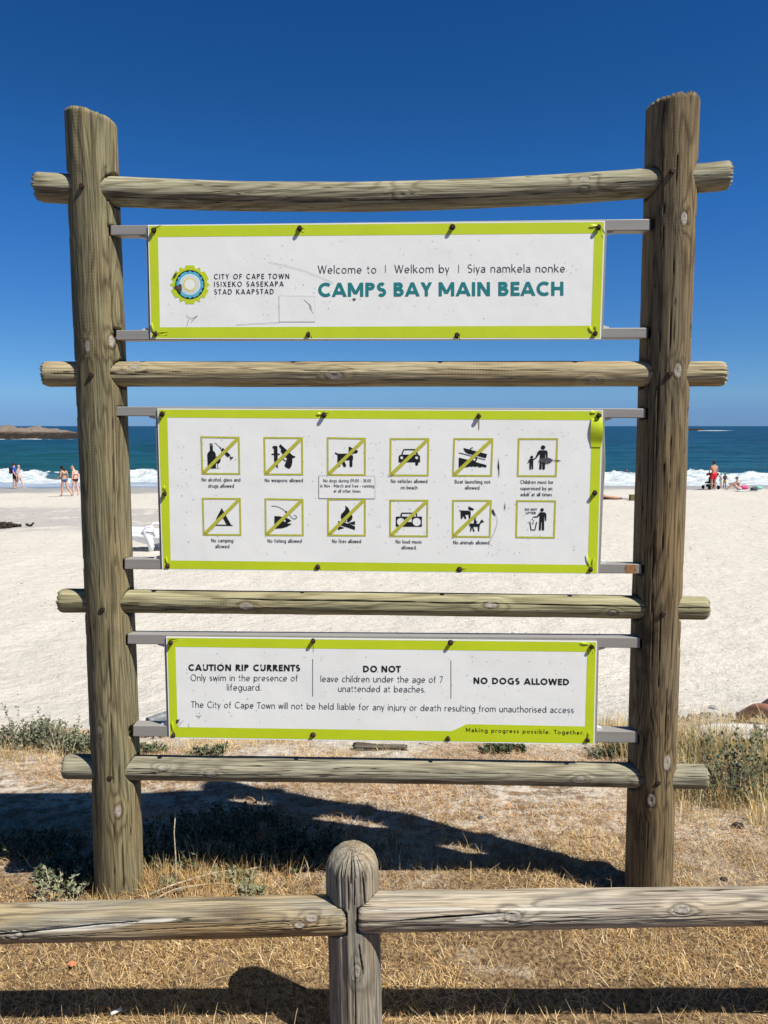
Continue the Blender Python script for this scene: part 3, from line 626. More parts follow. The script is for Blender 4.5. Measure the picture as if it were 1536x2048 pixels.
# ------------------------------------------------------------ low timber barrier in front
YF = 1.90
OLDL = dict(tone=.86, light=(.42, .345, .21), dark=(.15, .115, .075), grey=(.30, .295, .26), ochre=.75, ring=20, ripple=.15, grey_amt=.75, contrast=.85)
OLDR = dict(tone=.90, light=(.50, .44, .34), dark=(.15, .125, .10), grey=(.42, .39, .34), ring=18, ripple=.1, grey_amt=.6, contrast=.9)
OLDP = dict(tone=.84, light=(.35, .315, .25), dark=(.16, .145, .115), grey=(.33, .315, .28), ring=16, ripple=.1, grey_amt=.6)
fence = empty('timber_barrier', (0, YF, 0), 0, 'low weathered pole barrier with a round topped post, nearest the camera', 'fence')
A, B = at(-900, 1868, YF-.026), at(693, 1829, YF-.026)
RF = .0480
C, D = at(718, 1823, YF-.026), at(2300, 1800, YF-.026)
LL = (B-A).length
make_log('rail', flip=True, p0=A, p1=B, r0=RF, r1=RF, parent=fence, mat_args=OLDL, na=224, dz=.0045, seed=21, lump=.0025, jag=.004,
         knots=[(268, LL-.83, .012), (296, LL-.085, .009), (278, LL-.115, .008)],
         cracks=[(LL-.98, LL-.52, 262, 300, .0040, .016), (LL-.78, LL-.10, 258, 292, .0013, .008), (LL-1.4, LL-.85, 285, 281, .004, .014), (LL-.22, LL, 262, 275, .0016, .008), (LL-.6, LL-.2, 290, 296, .001, .006)],
         bare=[(LL-.79, LL-.52, 277, 297, .013), (LL-.53, LL-.42, 296, 303, .007)])
DL = (D-C).length
make_log('rail', flip=True, p0=C, p1=D, r0=RF, r1=RF*.93, parent=fence, mat_args=OLDR, na=224, dz=.0045, seed=24, lump=.0025, jag=.004,
         knots=[(284, .385, .013), (296, .81, .012)],
         cracks=[(0, .32, 268, 292, .0012, .008), (.10, .36, 276, 294, .0034, .014), (.0, .5, 250, 262, .0010, .006), (.33, 1.0, 262, 280, .0011, .006), (.6, 1.5, 255, 262, .001, .006)],
         bare=[(.24, .39, 274, 291, .012), (.0, .30, 305, 308, .005), (.34, .6, 306, 300, .005)])
Pb, Pt = at(714, 2150, YF), at(703.5, 1692, YF)
Pb = Pb + (Pb-Pt)*.6
HL = (Pt-Pb).length
hz = (at(705, 1826, YF)-Pb).length
make_log('post', Pb, Pt, .0685, .0665, fence, OLDP, na=256, dz=.0030, seed=31, dome=.055, lump=.003,
         knots=[(277, hz-.115, .010)], notches=[(B, A-B, RF+.0035, 'e'), (C, D-C, RF+.0035, 'e')],
         cracks=[(hz-.42, hz-.05, 274, 272, .0018, .010), (hz+.05, hz+.14, 262, 264, .003, .008), (hz+.045, hz+.15, 300, 297, .004, .010), (hz+.05, hz+.17, 248, 246, .0035, .01), (hz-.13, hz-.045, 292, 284, .0022, .010), (hz+.06, hz+.17, 276, 278, .002, .008), (hz+.08, hz+.18, 288, 290, .0022, .008), (hz+.12, hz+.205, 268, 272, .003, .006), (hz+.13, hz+.205, 256, 262, .0025, .006), (hz+.13, hz+.205, 281, 277, .0028, .006), (hz+.11, hz+.20, 305, 295, .002, .005), (hz+.11, hz+.20, 236, 246, .002, .005)],
         bare=[(hz+.03, hz+.17, 249, 250, .006)])
# ------------------------------------------------------------ the three sign boards; print is laid on the front face
YB = 2.500
OFF = Matrix()
def bp(px, py, d=0.0):
    p = at(px, py, YB); return Vector((p.x, YB-d, p.z))
def pm(parent): return Matrix.Translation(-parent.location)
def child(mb, name, mat, parent, top, **k):
    o = mb.build(name, mat, parent, **k)
    if parent is top: o.matrix_parent_inverse = pm(top)
    return o
def flat(name, polys, mat, parent, top, d=.0004, holes=None):
    "thin print: polygons in photo pixels laid on the board"
    mb = MB(); dd = d
    for pl in polys:
        loops = pl if isinstance(pl[0][0], (tuple, list)) else [pl]
        pts = [[bp(x, y, dd) for x, y in lp] for lp in loops]; flatp = [p for lp in pts for p in lp]
        tris = tessellate_polygon(pts); fs = []
        for t in tris:
            n = (flatp[t[1]]-flatp[t[0]]).cross(flatp[t[2]]-flatp[t[0]])
            fs.append(tuple(t) if n.y < 0 else tuple(reversed(t)))
        mb.add(flatp, fs); dd += .00003
    return child(mb, name, mat, parent, top)
def lettering(s, x0, x1, y0, y1, cap, w, mat, parent, top, name='lettering', track=.0, d=.0006):
    st, W = text_quads(s, w, track); mb = MB(); k = 0
    xs = (x1-x0)/(W*cap)
    for q in st:
        q = ribbon([(a*xs, b) for a, b in q], w)
        dz = d + (k % 4)*.00003; k += 1
        for quad in q:
            vs = []
            for (u, v_) in quad:
                t = u/(W*xs); vs.append(bp(x0+(x1-x0)*t, y0+(y1-y0)*t - v_*cap, dz))
            n = (vs[1]-vs[0]).cross(vs[2]-vs[0]); mb.add(vs, [(0, 1, 2, 3) if n.y < 0 else (3, 2, 1, 0)])
    return child(mb, name, mat, parent, top)
def thick(pts, w, closed=False):
    "ribbon of a pixel polyline as quads"
    if closed: pts = pts + [pts[0]]
    return [[tuple(p) for p in q] for q in ribbon(pts, w)]
def circ(cx, cy, r, n=20, a0=0, a1=360): return [(cx+r*math.cos(R(a0+(a1-a0)*i/n)), cy+r*math.sin(R(a0+(a1-a0)*i/n))) for i in range(n if a1-a0 == 360 else n+1)]
def board(outer, inner, bars, bolts, label, peels=()):
    c = sum((bp(*p) for p in outer), Vector())/4; top = empty('sign_board', (c.x, YB, c.z), 0, label, 'sign board')
    cx = sum(p[0] for p in outer)/4; cy = sum(p[1] for p in outer)/4
    def grow(p, g): return (p[0]+(g if p[0] > cx else -g), p[1]+(g if p[1] > cy else -g))
    big = [grow(p, 2.2) for p in outer]
    child(MB().prism([bp(*p) for p in big], (0, .003, 0)), 'panel', WHITE, top, top)
    flat('border', [[outer, inner]], LIME, top, top, .0003)
    # frame behind: vertical angle strips and the long square tubes
    mb = MB()
    for (xa, ya), (xb, yb) in ((outer[0], outer[3]), (outer[1], outer[2])):
        s_ = -1 if xa < cx else 1
        q = [(xa+s_*7, ya+2), (xa-s_*14, ya+2), (xb-s_*14, yb-2), (xb+s_*7, yb-2)]
        child(MB().prism([bp(x, y, -.004) for x, y in q], (0, .028, 0)), 'frame_strip', ALU, top, top)
    for (xl, yl0, yl1, xr, yr0, yr1) in bars:
        xr += 12; xl -= 9
        q = [bp(xl, yl0, -.0042), bp(xr, yr0, -.0042), bp(xr, yr1, -.0042), bp(xl, yl1, -.0042)]
        b = child(MB().prism(q, (0, .046, 0)), 'support_bar', ALU, top, top)
        m = b.modifiers.new('bevel', 'BEVEL'); m.width = .0022; m.segments = 2
        up = 1 if (yl0 < cy) else -1
        for s_, ex in ((-1, outer[0 if up > 0 else 3]), (1, outer[1 if up > 0 else 2])):
            t = (ex[0]-xl)/(xr-xl); yb_ = (yl1+(yr1-yl1)*t) if up > 0 else (yl0+(yr0-yl0)*t)
            tri = [bp(ex[0]+s_*3, yb_, -.012), bp(ex[0]+s_*22, yb_, -.012), bp(ex[0]+s_*20, yb_+up*3, -.012), bp(ex[0]+s_*9, yb_+up*6, -.012), bp(ex[0]+s_*3, yb_+up*9, -.012)]
            g = child(MB().prism(tri, (0, .020, 0)), 'bracket', WHITEMET, top, top)
    for (x, y) in bolts:
        p = bp(x, y); mb = MB(); dx, dz = random.uniform(-.0015, .0015), random.uniform(-.001, .0015)
        mb.tube([p, p+Vector((dx, -.0012, 0)), p+Vector((dx, -.0013, 0))], [.0095, .0095, .0062], 12)
        mb.tube([p+Vector((dx, 0, 0)), p+Vector((dx, -.0105, dz)), p+Vector((dx, -.012, dz))], [.0066, .0066, .005], 7)
        child(mb, 'bolt', RUST, top, top)
    for (x, y, ang, L, w) in peels:
        mb = MB(); a = R(ang); n = 7
        for i in range(n):
            t = i/(n-1); q = Vector((math.cos(a), 0, math.sin(a))); s2 = Vector((-math.sin(a), 0, math.cos(a)))
            k = .0028*math.sin(t*math.pi)+.004*t*t; ww = w*(1-t)**.7+.0003; base = bp(x, y)+q*(t*L)
            mb.v += [base+s2*ww+Vector((0, -k-.0005, 0)), base-s2*ww+Vector((0, -k*.6-.0005, 0))]
            if i: b = 2*i; mb.f.append((b-2, b-1, b+1, b))
        child(mb, 'peeled_vinyl', LIME, top, top)
    return top
def marks(top, quad, n, seed, mat=SCUFF, name='scuff_marks'):
    "specks and short scratches scattered over the face, all one part"
    rr = random.Random(seed); mb = MB()
    cl = [(rr.random(), rr.random()) for _ in range(9)]
    for i in range(n):
        if rr.random() < .6:
            c = rr.choice(cl); u = c[0]+rr.gauss(0, .05); w = c[1]+rr.gauss(0, .12)
            if not (.02 < u < .98 and .05 < w < .95): continue
        else: u, w = rr.uniform(.02, .98), rr.uniform(.05, .95)
        a, b, c_, d_ = quad; x = (a[0]*(1-u)+b[0]*u)*(1-w)+(d_[0]*(1-u)+c_[0]*u)*w; y = (a[1]*(1-u)+b[1]*u)*(1-w)+(d_[1]*(1-u)+c_[1]*u)*w
        L = rr.choice([.5, .7, .9, .9, 1.3, 2.4]); an = rr.uniform(0, 3.14) if L > 1.5 else rr.uniform(-.5, .5); th = rr.uniform(.3, .7) if L < 1.5 else .28
        m = 6; pts = [(x+L*math.cos(an)*math.cos(6.283*k/m)-th*math.sin(an)*math.sin(6.283*k/m)*rr.uniform(.6, 1.3), y+L*math.sin(an)*math.cos(6.283*k/m)+th*math.cos(an)*math.sin(6.283*k/m)*rr.uniform(.6, 1.3)) for k in range(m)]
        vs = [bp(px, py, .0009+.00001*(i % 7)) for px, py in pts]; n_ = (vs[1]-vs[0]).cross(vs[2]-vs[0]); mb.add(vs, [tuple(range(m)) if n_.y < 0 else tuple(range(m-1, -1, -1))])
    o = child(mb, name, mat, top, top); o['kind'] = 'stuff'
def zt(px, py, s, ox, oy): return (ox+px/s, oy+py/s)

# ---- welcome board
O1 = [(298, 452), (1207.8, 444), (1199.6, 675.8), (303.4, 675.8)]
I1 = [(316, 474), (1188.6, 466.8), (1182.7, 651.4), (320, 654.6)]
w1 = board(O1, I1, [(229, 450, 470, 1290, 437, 460), (240, 660, 680, 1284, 655, 676)],
           [(308, 461), (600, 457), (905, 454), (1197, 455), (312, 668), (617, 669), (914, 671), (1190, 667)],
           'topmost board with the city logo and the teal words CAMPS BAY MAIN BEACH',
           [(309, 458, 25, .024, .003), (602, 456, -20, .014, .002), (1196, 451, 175, .024, .003), (1200, 452, -60, .03, .003), (313, 668, 8, .04, .003), (309, 667, 100, .035, .003), (619, 668, -60, .02, .003), (916, 670, -70, .02, .002), (1188, 667, 120, .03, .004), (1190, 660, 80, .02, .003)])
def logo(top):
    cx, cy = 380.0, 569.3; lg = bpy.data.objects.new('city_logo', None); col.objects.link(lg); lg.parent = top; lg.matrix_parent_inverse = pm(top)
    def P(a, r): return (cx+r*math.cos(R(a)), cy-r*math.sin(R(a)))
    g = []; b = []
    for k in range(6):
        c = 90-60*k; g += [P(c+19.5, 33), P(c+12.5, 39.5), P(c-12.5, 39.5), P(c-19.5, 33), P(c-30, 40.5)]
        c = 60-60*k; b += [P(c+19, 24.6), P(c+12.5, 27.6), P(c-12.5, 27.6), P(c-19, 24.6), P(c-30, 28.6)]
    for nm, pl, m, d in (('logo_ring', g, LIME, .0005), ('logo_disc', circ(cx, cy, 29.3, 48), INK, .0007), ('logo_disc', b, BLUE, .0009), ('logo_disc', circ(cx, cy, 20.8, 40), WHITE, .0011), ('logo_disc', circ(cx, cy, 19.2, 40), PALE, .0013)):
        flat(nm, [pl], m, lg, top, d)
    flat('logo_disc', [circ(cx, cy, 14.6, 30)], WHITE, lg, top, .0015)
    y_ = []
    for k in range(24): y_ += [P(15*k-3.75, 12.9), P(15*k+3.75, 12.9), P(15*k+3.75, 13.8), P(15*k+11.25, 13.8)]
    flat('logo_ring', [y_], YEL, lg, top, .0017); flat('logo_disc', [circ(cx, cy, 10.9, 30)], WHITE, lg, top, .0019)
    pts = [bp(*P(360*k/30, 17.2), .0016) for k in range(30)]; mb = MB()
    for p in pts: mb.add([p+Vector((x, 0, z)) for x, z in ((-.0011, 0), (0, -.0011), (.0011, 0), (0, .0011))], [(0, 1, 2, 3)])
    child(mb, 'logo_dots', WHITE, lg, top)
    Z = lambda L: [zt(x, y, 12.8, 330, 520) for x, y in L]
    flat('dirt_mark', [Z([(235, 690), (262, 655), (350, 650), (375, 615), (415, 618), (435, 660), (438, 760), (425, 800), (375, 825), (335, 800), (310, 745), (260, 725)])], DIRT, lg, top, .0021)
    flat('dirt_mark', [Z([(215, 440), (228, 385), (262, 345), (290, 325), (305, 350), (300, 400), (265, 435), (235, 462)])], DIRT, lg, top, .0021)
logo(w1)
for s, x0, x1, y in (('CITY OF CAPE TOWN', 428.1, 578.5, 558.4), ('ISIXEKO SASEKAPA', 428.4, 567.5, 573.6), ('STAD KAAPSTAD', 428.6, 547.5, 588.9)):
    lettering(s, x0, x1, y, y-.8, 10.3, .145, INK, w1, w1, track=.14)
lettering('Welcome to', 635.5, 752.7, 547.2, 546.8, 16.4, .095, TEXT, w1, w1, track=.02)
lettering('Welkom by', 788.8, 898.9, 546.2, 545.6, 16.4, .095, TEXT, w1, w1, track=.02)
lettering('Siya namkela nonke', 935.3, 1130, 545.2, 544.6, 16.4, .095, TEXT, w1, w1, track=.02)
for x in (771, 917.4): flat('divider_line', [[(x-.6, 529.5), (x+.6, 529.5), (x+.6, 545.5), (x-.6, 545.5)]], LINE, w1, w1, .0006)
for s, x0, x1, y in (('CAMPS', 635.5, 773.5, 593.6), ('BAY', 786.5, 865, 592.9), ('MAIN', 876.3, 981.2, 592.4), ('BEACH', 995.6, 1128, 591.7)):
    lettering(s, x0, x1, y, y-.5, 28.0, .228, TEAL, w1, w1, track=-.05)
Z1 = lambda L: [zt(x, y, 3.072, 280, 430) for x, y in L]
flat('old_sticker', [Z1([(856, 496), (1076, 498), (1077, 655), (857, 655)])], STICK, w1, w1, .0007)
flat('sticker_edge', thick(Z1([(856, 496), (1076, 498), (1077, 655), (857, 655)]), .7, True), simple('sticker_glue', (.70, .70, .68)), w1, w1, .0009)
for q_ in (thick(Z1([(790, 290), (880, 308), (1005, 342), (1090, 375), (1190, 418)]), .45), thick(Z1([(590, 674), (700, 668), (860, 660)]), .5), thick(Z1([(1010, 522), (1045, 555), (1055, 580)]), .8), thick(Z1([(1046, 545), (1040, 568), (1066, 606)]), .6), thick(Z1([(285, 622), (318, 636), (356, 618)]), .7), thick(Z1([(300, 640), (288, 685)]), .5), thick(Z1([(355, 618), (315, 657)]), .6)): flat('scratch', q_, SCUFF, w1, w1, .0012)
flat('chip_mark', [Z1([(1303, 512), (1325, 512), (1328, 520), (1316, 526)])], SCUFF, w1, w1, .0012)
marks(w1, I1, 120, 3)

# ---- rules board
O2 = [(317, 819), (1204, 822.5), (1193.8, 1146.5), (326.5, 1137.5)]
I2 = [(334.9, 835), (1184, 840.5), (1175.6, 1129.7), (341.6, 1120.8)]
w2 = board(O2, I2, [(240, 813, 832, 1280, 817, 836), (257, 1118, 1139, 1272, 1129, 1148)],
           [(325, 828), (648, 830), (957, 832), (1197, 831), (330, 987), (1189, 986), (336, 1132), (636, 1134), (919, 1139), (1181, 1139)],
           'middle and largest board with two rows of six square pictograms and captions',
           [(326, 826, 20, .012, .002), (645, 828, 160, .016, .002), (651, 828, 20, .014, .002), (1194, 834, -110, .05, .009), (1200, 834, -80, .03, .006), (1192, 826, 150, .018, .003), (331, 980, 100, .016, .002), (337, 1130, 100, .03, .002), (637, 1134, -50, .016, .002), (922, 1139, 10, .02, .003), (1181, 1136, 105, .05, .003), (1184, 1134, 80, .035, .003)])
ZA = lambda L: [zt(x, y, 6.678, 390, 860) for x, y in L]
ZB = lambda L: [zt(x, y, 6.678, 640, 860) for x, y in L]
ZC = lambda L: [zt(x, y, 6.144, 880, 860) for x, y in L]
def picto(quad, polys, slash=True, seed=0):
    pg = bpy.data.objects.new('pictogram', None); col.objects.link(pg); pg.parent = w2; pg.matrix_parent_inverse = pm(w2)
    a, b, c, d = quad; k = 3.5
    inn = [(a[0]+k, a[1]+k), (b[0]-k, b[1]+k), (c[0]-k, c[1]-k), (d[0]+k, d[1]-k)]
    flat('square_outline', [[quad, inn]], OLIVE, pg, w2, .0006)
    if slash:
        q = [(inn[3][0], inn[3][1]-4.6), (inn[1][0]-5.0, inn[1][1]), inn[1], (inn[1][0], inn[1][1]+4.4), (inn[3][0]+5.0, inn[3][1]), inn[3]]
        flat('diagonal_stripe', [q], OLIVE, pg, w2, .0013)
    flat('symbol', polys, INK, pg, w2, .0007)
def rnd(pts, w): return thick(pts, w) + [circ(pts[0][0], pts[0][1], w/2, 10), circ(pts[-1][0], pts[-1][1], w/2, 10)]
# bottle, glass and syringe
picto(ZA([(73, 82), (597, 90), (607, 597), (88, 594)]), [
    ZA([(195, 180), (238, 180), (238, 193), (195, 193)]),
    ZA([(199, 203), (238, 203), (240, 262), (245, 280), (262, 290), (274, 308), (280, 340), (282, 508), (172, 508), (165, 330), (170, 308), (184, 290), (198, 280), (202, 262)]),
    ZA([(284, 352), (330, 352), (342, 375), (343, 410), (335, 432), (318, 446), (302, 448), (284, 440)]),
    ZA([(302, 446), (308, 446), (309, 506), (303, 506)]), ZA([(200, 507), (345, 509), (330, 513), (200, 513)]),
    ] + thick(ZA([(266, 166), (340, 235)]), .9) + [ZA([(330, 232), (345, 228), (356, 245), (346, 254)]), ZA([(345, 265), (373, 238), (398, 262), (368, 290)]),
    ZA([(390, 312), (425, 288), (476, 335), (440, 362)]), ZA([(460, 358), (472, 348), (492, 366), (506, 354), (515, 366), (478, 400), (469, 390), (480, 378)])])
# knife and gun
picto(ZA([(915, 92), (1442, 95), (1447, 605), (923, 603)]), [
    ZA([(1035, 222), (1048, 212), (1092, 212), (1102, 222), (1104, 310), (1106, 440), (1108, 515), (1070, 470), (1058, 400), (1055, 250), (1038, 242)]),
    ZA([(1022, 320), (1030, 314), (1130, 314), (1137, 322), (1130, 332), (1030, 332), (1022, 326)]),
    ZA([(1140, 188), (1228, 268), (1312, 345), (1335, 346), (1342, 358), (1335, 367), (1300, 378), (1302, 430), (1290, 480), (1272, 508), (1258, 516), (1235, 508), (1210, 492), (1195, 474), (1212, 432), (1230, 400), (1225, 370), (1190, 345), (1142, 278), (1156, 262), (1122, 215)]),
    ] + thick(ZA([(1178, 365), (1180, 390), (1195, 405), (1220, 410), (1238, 402)]), 1.6))
# dog
picto(ZB([(92, 95), (614, 103), (612, 612), (93, 610)]), [
    ZB([(385, 218), (440, 245), (510, 278), (500, 305), (470, 312), (445, 312), (437, 320), (385, 300)]),
    ZB([(198, 305), (208, 297), (242, 316), (385, 314), (442, 345), (442, 400), (434, 402), (434, 480), (428, 492), (415, 496), (402, 490), (396, 478), (396, 402), (322, 404), (350, 470), (346, 488), (330, 495), (315, 488), (286, 425), (272, 440), (272, 480), (262, 493), (248, 494), (236, 482), (234, 332), (205, 318)])])
# car
picto(ZB([(933, 107), (1460, 107), (1453, 618), (928, 616)]), [
    [ZB([(1084, 330), (1108, 268), (1120, 253), (1272, 253), (1290, 268), (1312, 330), (1336, 345), (1338, 430), (1312, 430), (1312, 462), (1304, 473), (1282, 473), (1274, 462), (1274, 430), (1112, 430), (1112, 462), (1104, 473), (1084, 473), (1076, 462), (1076, 430), (1050, 428), (1052, 350), (1062, 336)]),
     ZB([(1103, 328), (1290, 328), (1272, 278), (1262, 268), (1128, 268), (1120, 278)]), ZB(circ(1093, 368, 21, 14)), ZB(circ(1293, 368, 21, 14))]])
# boat on ramp
picto(ZC([(165, 98), (657, 100), (640, 573), (150, 571)]), [
    ZC([(288, 220), (360, 238), (580, 296), (564, 347), (440, 312), (350, 292), (318, 275), (298, 252)]), ZC([(360, 236), (395, 210), (407, 213), (376, 241)]),
    ZC([(234, 274), (470, 337), (470, 345), (234, 283)]), ZC([(468, 338), (557, 362), (555, 369), (466, 346)]),
    [ZC(circ(420, 355, 36, 18)), ZC(circ(420, 355, 20, 14))],
    ZC([(232, 338), (400, 380), (470, 402), (572, 430), (570, 458), (545, 455), (520, 448), (500, 458), (480, 456), (460, 444), (432, 452), (410, 444), (388, 452), (365, 445), (340, 455), (232, 457)])])
# adult and child
picto(ZC([(958, 98), (1453, 100), (1435, 577), (945, 575)]), [
    ZC(circ(1266, 214, 27, 18)), ZC(circ(1127, 332, 18, 16)),
    ZC([(1222, 250), (1300, 248), (1318, 258), (1324, 280), (1322, 345), (1304, 345), (1300, 290), (1294, 290), (1292, 380), (1290, 478), (1280, 487), (1264, 487), (1258, 476), (1256, 395), (1250, 395), (1248, 478), (1238, 487), (1224, 484), (1220, 474), (1226, 380), (1226, 292), (1186, 345), (1160, 362), (1146, 372), (1146, 475), (1138, 486), (1128, 484), (1124, 420), (1120, 420), (1118, 484), (1104, 486), (1099, 475), (1100, 384), (1084, 410), (1074, 408), (1094, 362), (1106, 352), (1148, 352), (1172, 338), (1204, 262)])], slash=False)
# tent
picto(ZA([(93, 903), (613, 907), (622, 1412), (106, 1410)]), [
    [ZA([(358, 1040), (390, 1100), (484, 1268), (505, 1270), (503, 1280), (218, 1275), (218, 1266), (254, 1264), (300, 1150)]), ZA([(292, 1262), (424, 1264), (362, 1150)])]])
# fish and hook
picto(ZA([(930, 910), (1449, 918), (1454, 1417), (935, 1415)]), [
    [ZA([(1062, 1148), (1130, 1152), (1200, 1166), (1250, 1184), (1288, 1210), (1225, 1248), (1295, 1250), (1240, 1288), (1170, 1310), (1062, 1318)]), ZA(circ(1199, 1210, 16, 12))],
    ] + thick(ZA([(1022, 1018), (1060, 1013), (1110, 1024), (1170, 1055), (1222, 1095), (1270, 1140), (1300, 1175), (1330, 1188), (1355, 1178), (1362, 1158), (1345, 1142), (1320, 1132)]), 1.0) + [ZA(circ(1219, 1090, 12, 10))])
# fire
picto(ZB([(97, 915), (612, 912), (612, 1420), (97, 1418)]), [
    ZB([(335, 1008), (370, 1030), (393, 1065), (398, 1105), (420, 1125), (436, 1155), (430, 1190), (412, 1212), (388, 1228), (366, 1232), (362, 1210), (366, 1180), (352, 1200), (350, 1228), (318, 1222), (292, 1196), (278, 1160), (284, 1125), (308, 1098), (336, 1066), (344, 1036)]),
    ZB([(243, 1215), (300, 1225), (468, 1285), (468, 1334), (380, 1305), (275, 1270), (243, 1262)]), ZB([(372, 1242), (468, 1216), (468, 1264), (420, 1258)]), ZB([(243, 1285), (275, 1288), (330, 1306), (243, 1334)])])
# radio
picto(ZB([(928, 928), (1448, 930), (1443, 1430), (925, 1428)]), [
    [ZB([(1014, 1155), (1362, 1155), (1361, 1291), (1014, 1289)]), ZB(circ(1082, 1225, 54, 24)), ZB(circ(1293, 1225, 56, 24)), ZB([(1148, 1172), (1228, 1172), (1228, 1228), (1146, 1228)])],
    ZB([(1078, 1156), (1078, 1120), (1090, 1102), (1284, 1102), (1298, 1120), (1298, 1156), (1283, 1156), (1283, 1124), (1276, 1117), (1100, 1117), (1095, 1124), (1095, 1156)])])
# dog and rider
picto(ZC([(150, 856), (637, 858), (622, 1323), (147, 1320)]), [
    ZC([(350, 935), (390, 955), (418, 968), (410, 988), (385, 984), (378, 992), (350, 975)]),
    ZC([(236, 982), (258, 988), (345, 990), (378, 1003), (378, 1035), (372, 1085), (362, 1092), (354, 1085), (352, 1040), (306, 1042), (326, 1082), (318, 1093), (308, 1092), (280, 1050), (276, 1088), (264, 1093), (256, 1086), (254, 1000), (238, 992)]),
    ZC(circ(431, 1085, 12, 12)), ZC([(418, 1102), (440, 1100), (446, 1120), (464, 1128), (458, 1135), (446, 1134), (446, 1150), (418, 1150)]),
    ZC([(362, 1152), (378, 1146), (480, 1152), (505, 1106), (516, 1098), (522, 1106), (541, 1128), (532, 1136), (514, 1136), (500, 1148), (486, 1185), (482, 1240), (474, 1248), (468, 1242), (466, 1188), (410, 1188), (414, 1215), (428, 1240), (420, 1248), (410, 1246), (398, 1205), (392, 1200), (384, 1242), (376, 1248), (372, 1240), (376, 1188), (370, 1160), (366, 1185), (360, 1186)])])
# litter bin
picto(ZC([(937, 860), (1427, 864), (1412, 1333), (925, 1328)]), [
    ZC(circ(1254, 981, 22, 16)), ZC(circ(1136, 1094, 8, 10)), ZC(circ(1148, 1117, 8, 10)), ZC(circ(1141, 1146, 9, 10)),
    ZC([(1226, 1010), (1285, 1010), (1302, 1022), (1308, 1045), (1306, 1116), (1292, 1116), (1286, 1060), (1280, 1060), (1280, 1225), (1272, 1234), (1258, 1232), (1252, 1222), (1252, 1130), (1244, 1130), (1240, 1225), (1232, 1234), (1218, 1230), (1216, 1218), (1224, 1050), (1196, 1074), (1146, 1074), (1144, 1062), (1188, 1060)]),
    ZC([(1098, 1126), (1110, 1126), (1124, 1222), (1164, 1222), (1182, 1126), (1194, 1128), (1172, 1232), (1116, 1232)])], slash=False)
for s, x0, x1, y in (('No alcohol, glass and', 403.5, 480.9, 962.7), ('drugs allowed', 416.7, 468.2, 975), ('No weapons allowed', 529.7, 605.9, 963.9), ('No camping', 422.6, 466.7, 1084.3), ('allowed', 430.7, 458.9, 1096),
                     ('No fishing allowed', 535.3, 603.2, 1085.2), ('No vehicles allowed', 782, 854.9, 965.7), ('on beach', 801.4, 835, 978.3), ('No fires allowed', 664.3, 722.4, 1085.8),
                     ('No loud music', 791.5, 844, 1086.7), ('allowed', 802.9, 831.4, 1098.4), ('Boat launching not', 909.6, 980.6, 966.8), ('allowed', 929.8, 958.9, 978.8), ('Children must be', 1040.6, 1106.2, 967.4),
                     ('supervised by an', 1040.8, 1104.6, 980.1), ('adult at all times', 1041, 1104, 992.2), ('No animals allowed', 906.5, 978.8, 1088.4)):
    lettering(s, x0, x1, y, y+.3, 7.4, .125, TEXT, w2, w2, 'caption')
flat('added_label', [[(638, 951.5), (748, 952), (750, 954), (750, 997.2), (638, 996.5)]], STICK, w2, w2, .0009)
flat('label_outline', thick([(638, 951.5), (748, 952), (750, 954), (750, 997.2), (638, 996.5)], .55, True), LINE, w2, w2, .0011)
for s, x0, x1, y in (('No dogs during 09:00 - 18:00', 646.7, 742.1, 964.4), ('in Nov - March and free - running', 640.7, 748.1, 974.7), ('at all other times', 667.4, 721.3, 985)):
    lettering(s, x0, x1, y, y+.3, 6.6, .125, TEXT, w2, w2, 'caption', d=.0013)
lettering('DO NOT', 1049.8, 1074, 1021.1, 1021.3, 4.7, .2, INK, w2, w2, 'caption'); lettering('LITTER', 1051.5, 1072, 1028.1, 1028.3, 4.7, .2, INK, w2, w2, 'caption')
GREYM = simple('grey_scrape', (.085, .083, .092), .8, .4, 120)
flat('scrape', [ZC([(1210, 382), (1232, 345), (1290, 345), (1335, 340), (1360, 350), (1392, 366), (1375, 385), (1350, 405), (1300, 414), (1262, 402), (1240, 388)]), ZC([(1385, 366), (1420, 372), (1450, 366), (1495, 380), (1450, 382), (1400, 378)])], GREYM, w2, w2, .0014)
TEAR = simple('torn_backing', (.02, .02, .02), .9)
Z4 = lambda L: [zt(x, y, 3.2, 760, 800) for x, y in L]
for q_ in [ZC([(645, 965), (660, 985), (672, 1020), (690, 1050), (678, 1052), (655, 1030), (640, 1000)]), ZC([(720, 330), (724, 400), (730, 455), (728, 585), (722, 560), (720, 480), (712, 455)]), ZC([(796, 880), (803, 930), (800, 992), (793, 960)])]: flat('tear', [q_], TEAR, w2, w2, .0015)
for q_ in (thick(ZC([(690, 1050), (706, 1100), (700, 1160), (672, 1250), (640, 1310), (612, 1365)]), .5), thick(Z4([(48, 478), (62, 488), (84, 482)]), .9)): flat('scratch', q_, SCUFF, w2, w2, .0016)
flat('rust_streak', [Z4([(628, 128), (638, 128), (636, 190), (631, 190)])], simple('rust_run', (.45, .36, .24), .8), w2, w2, .0010)
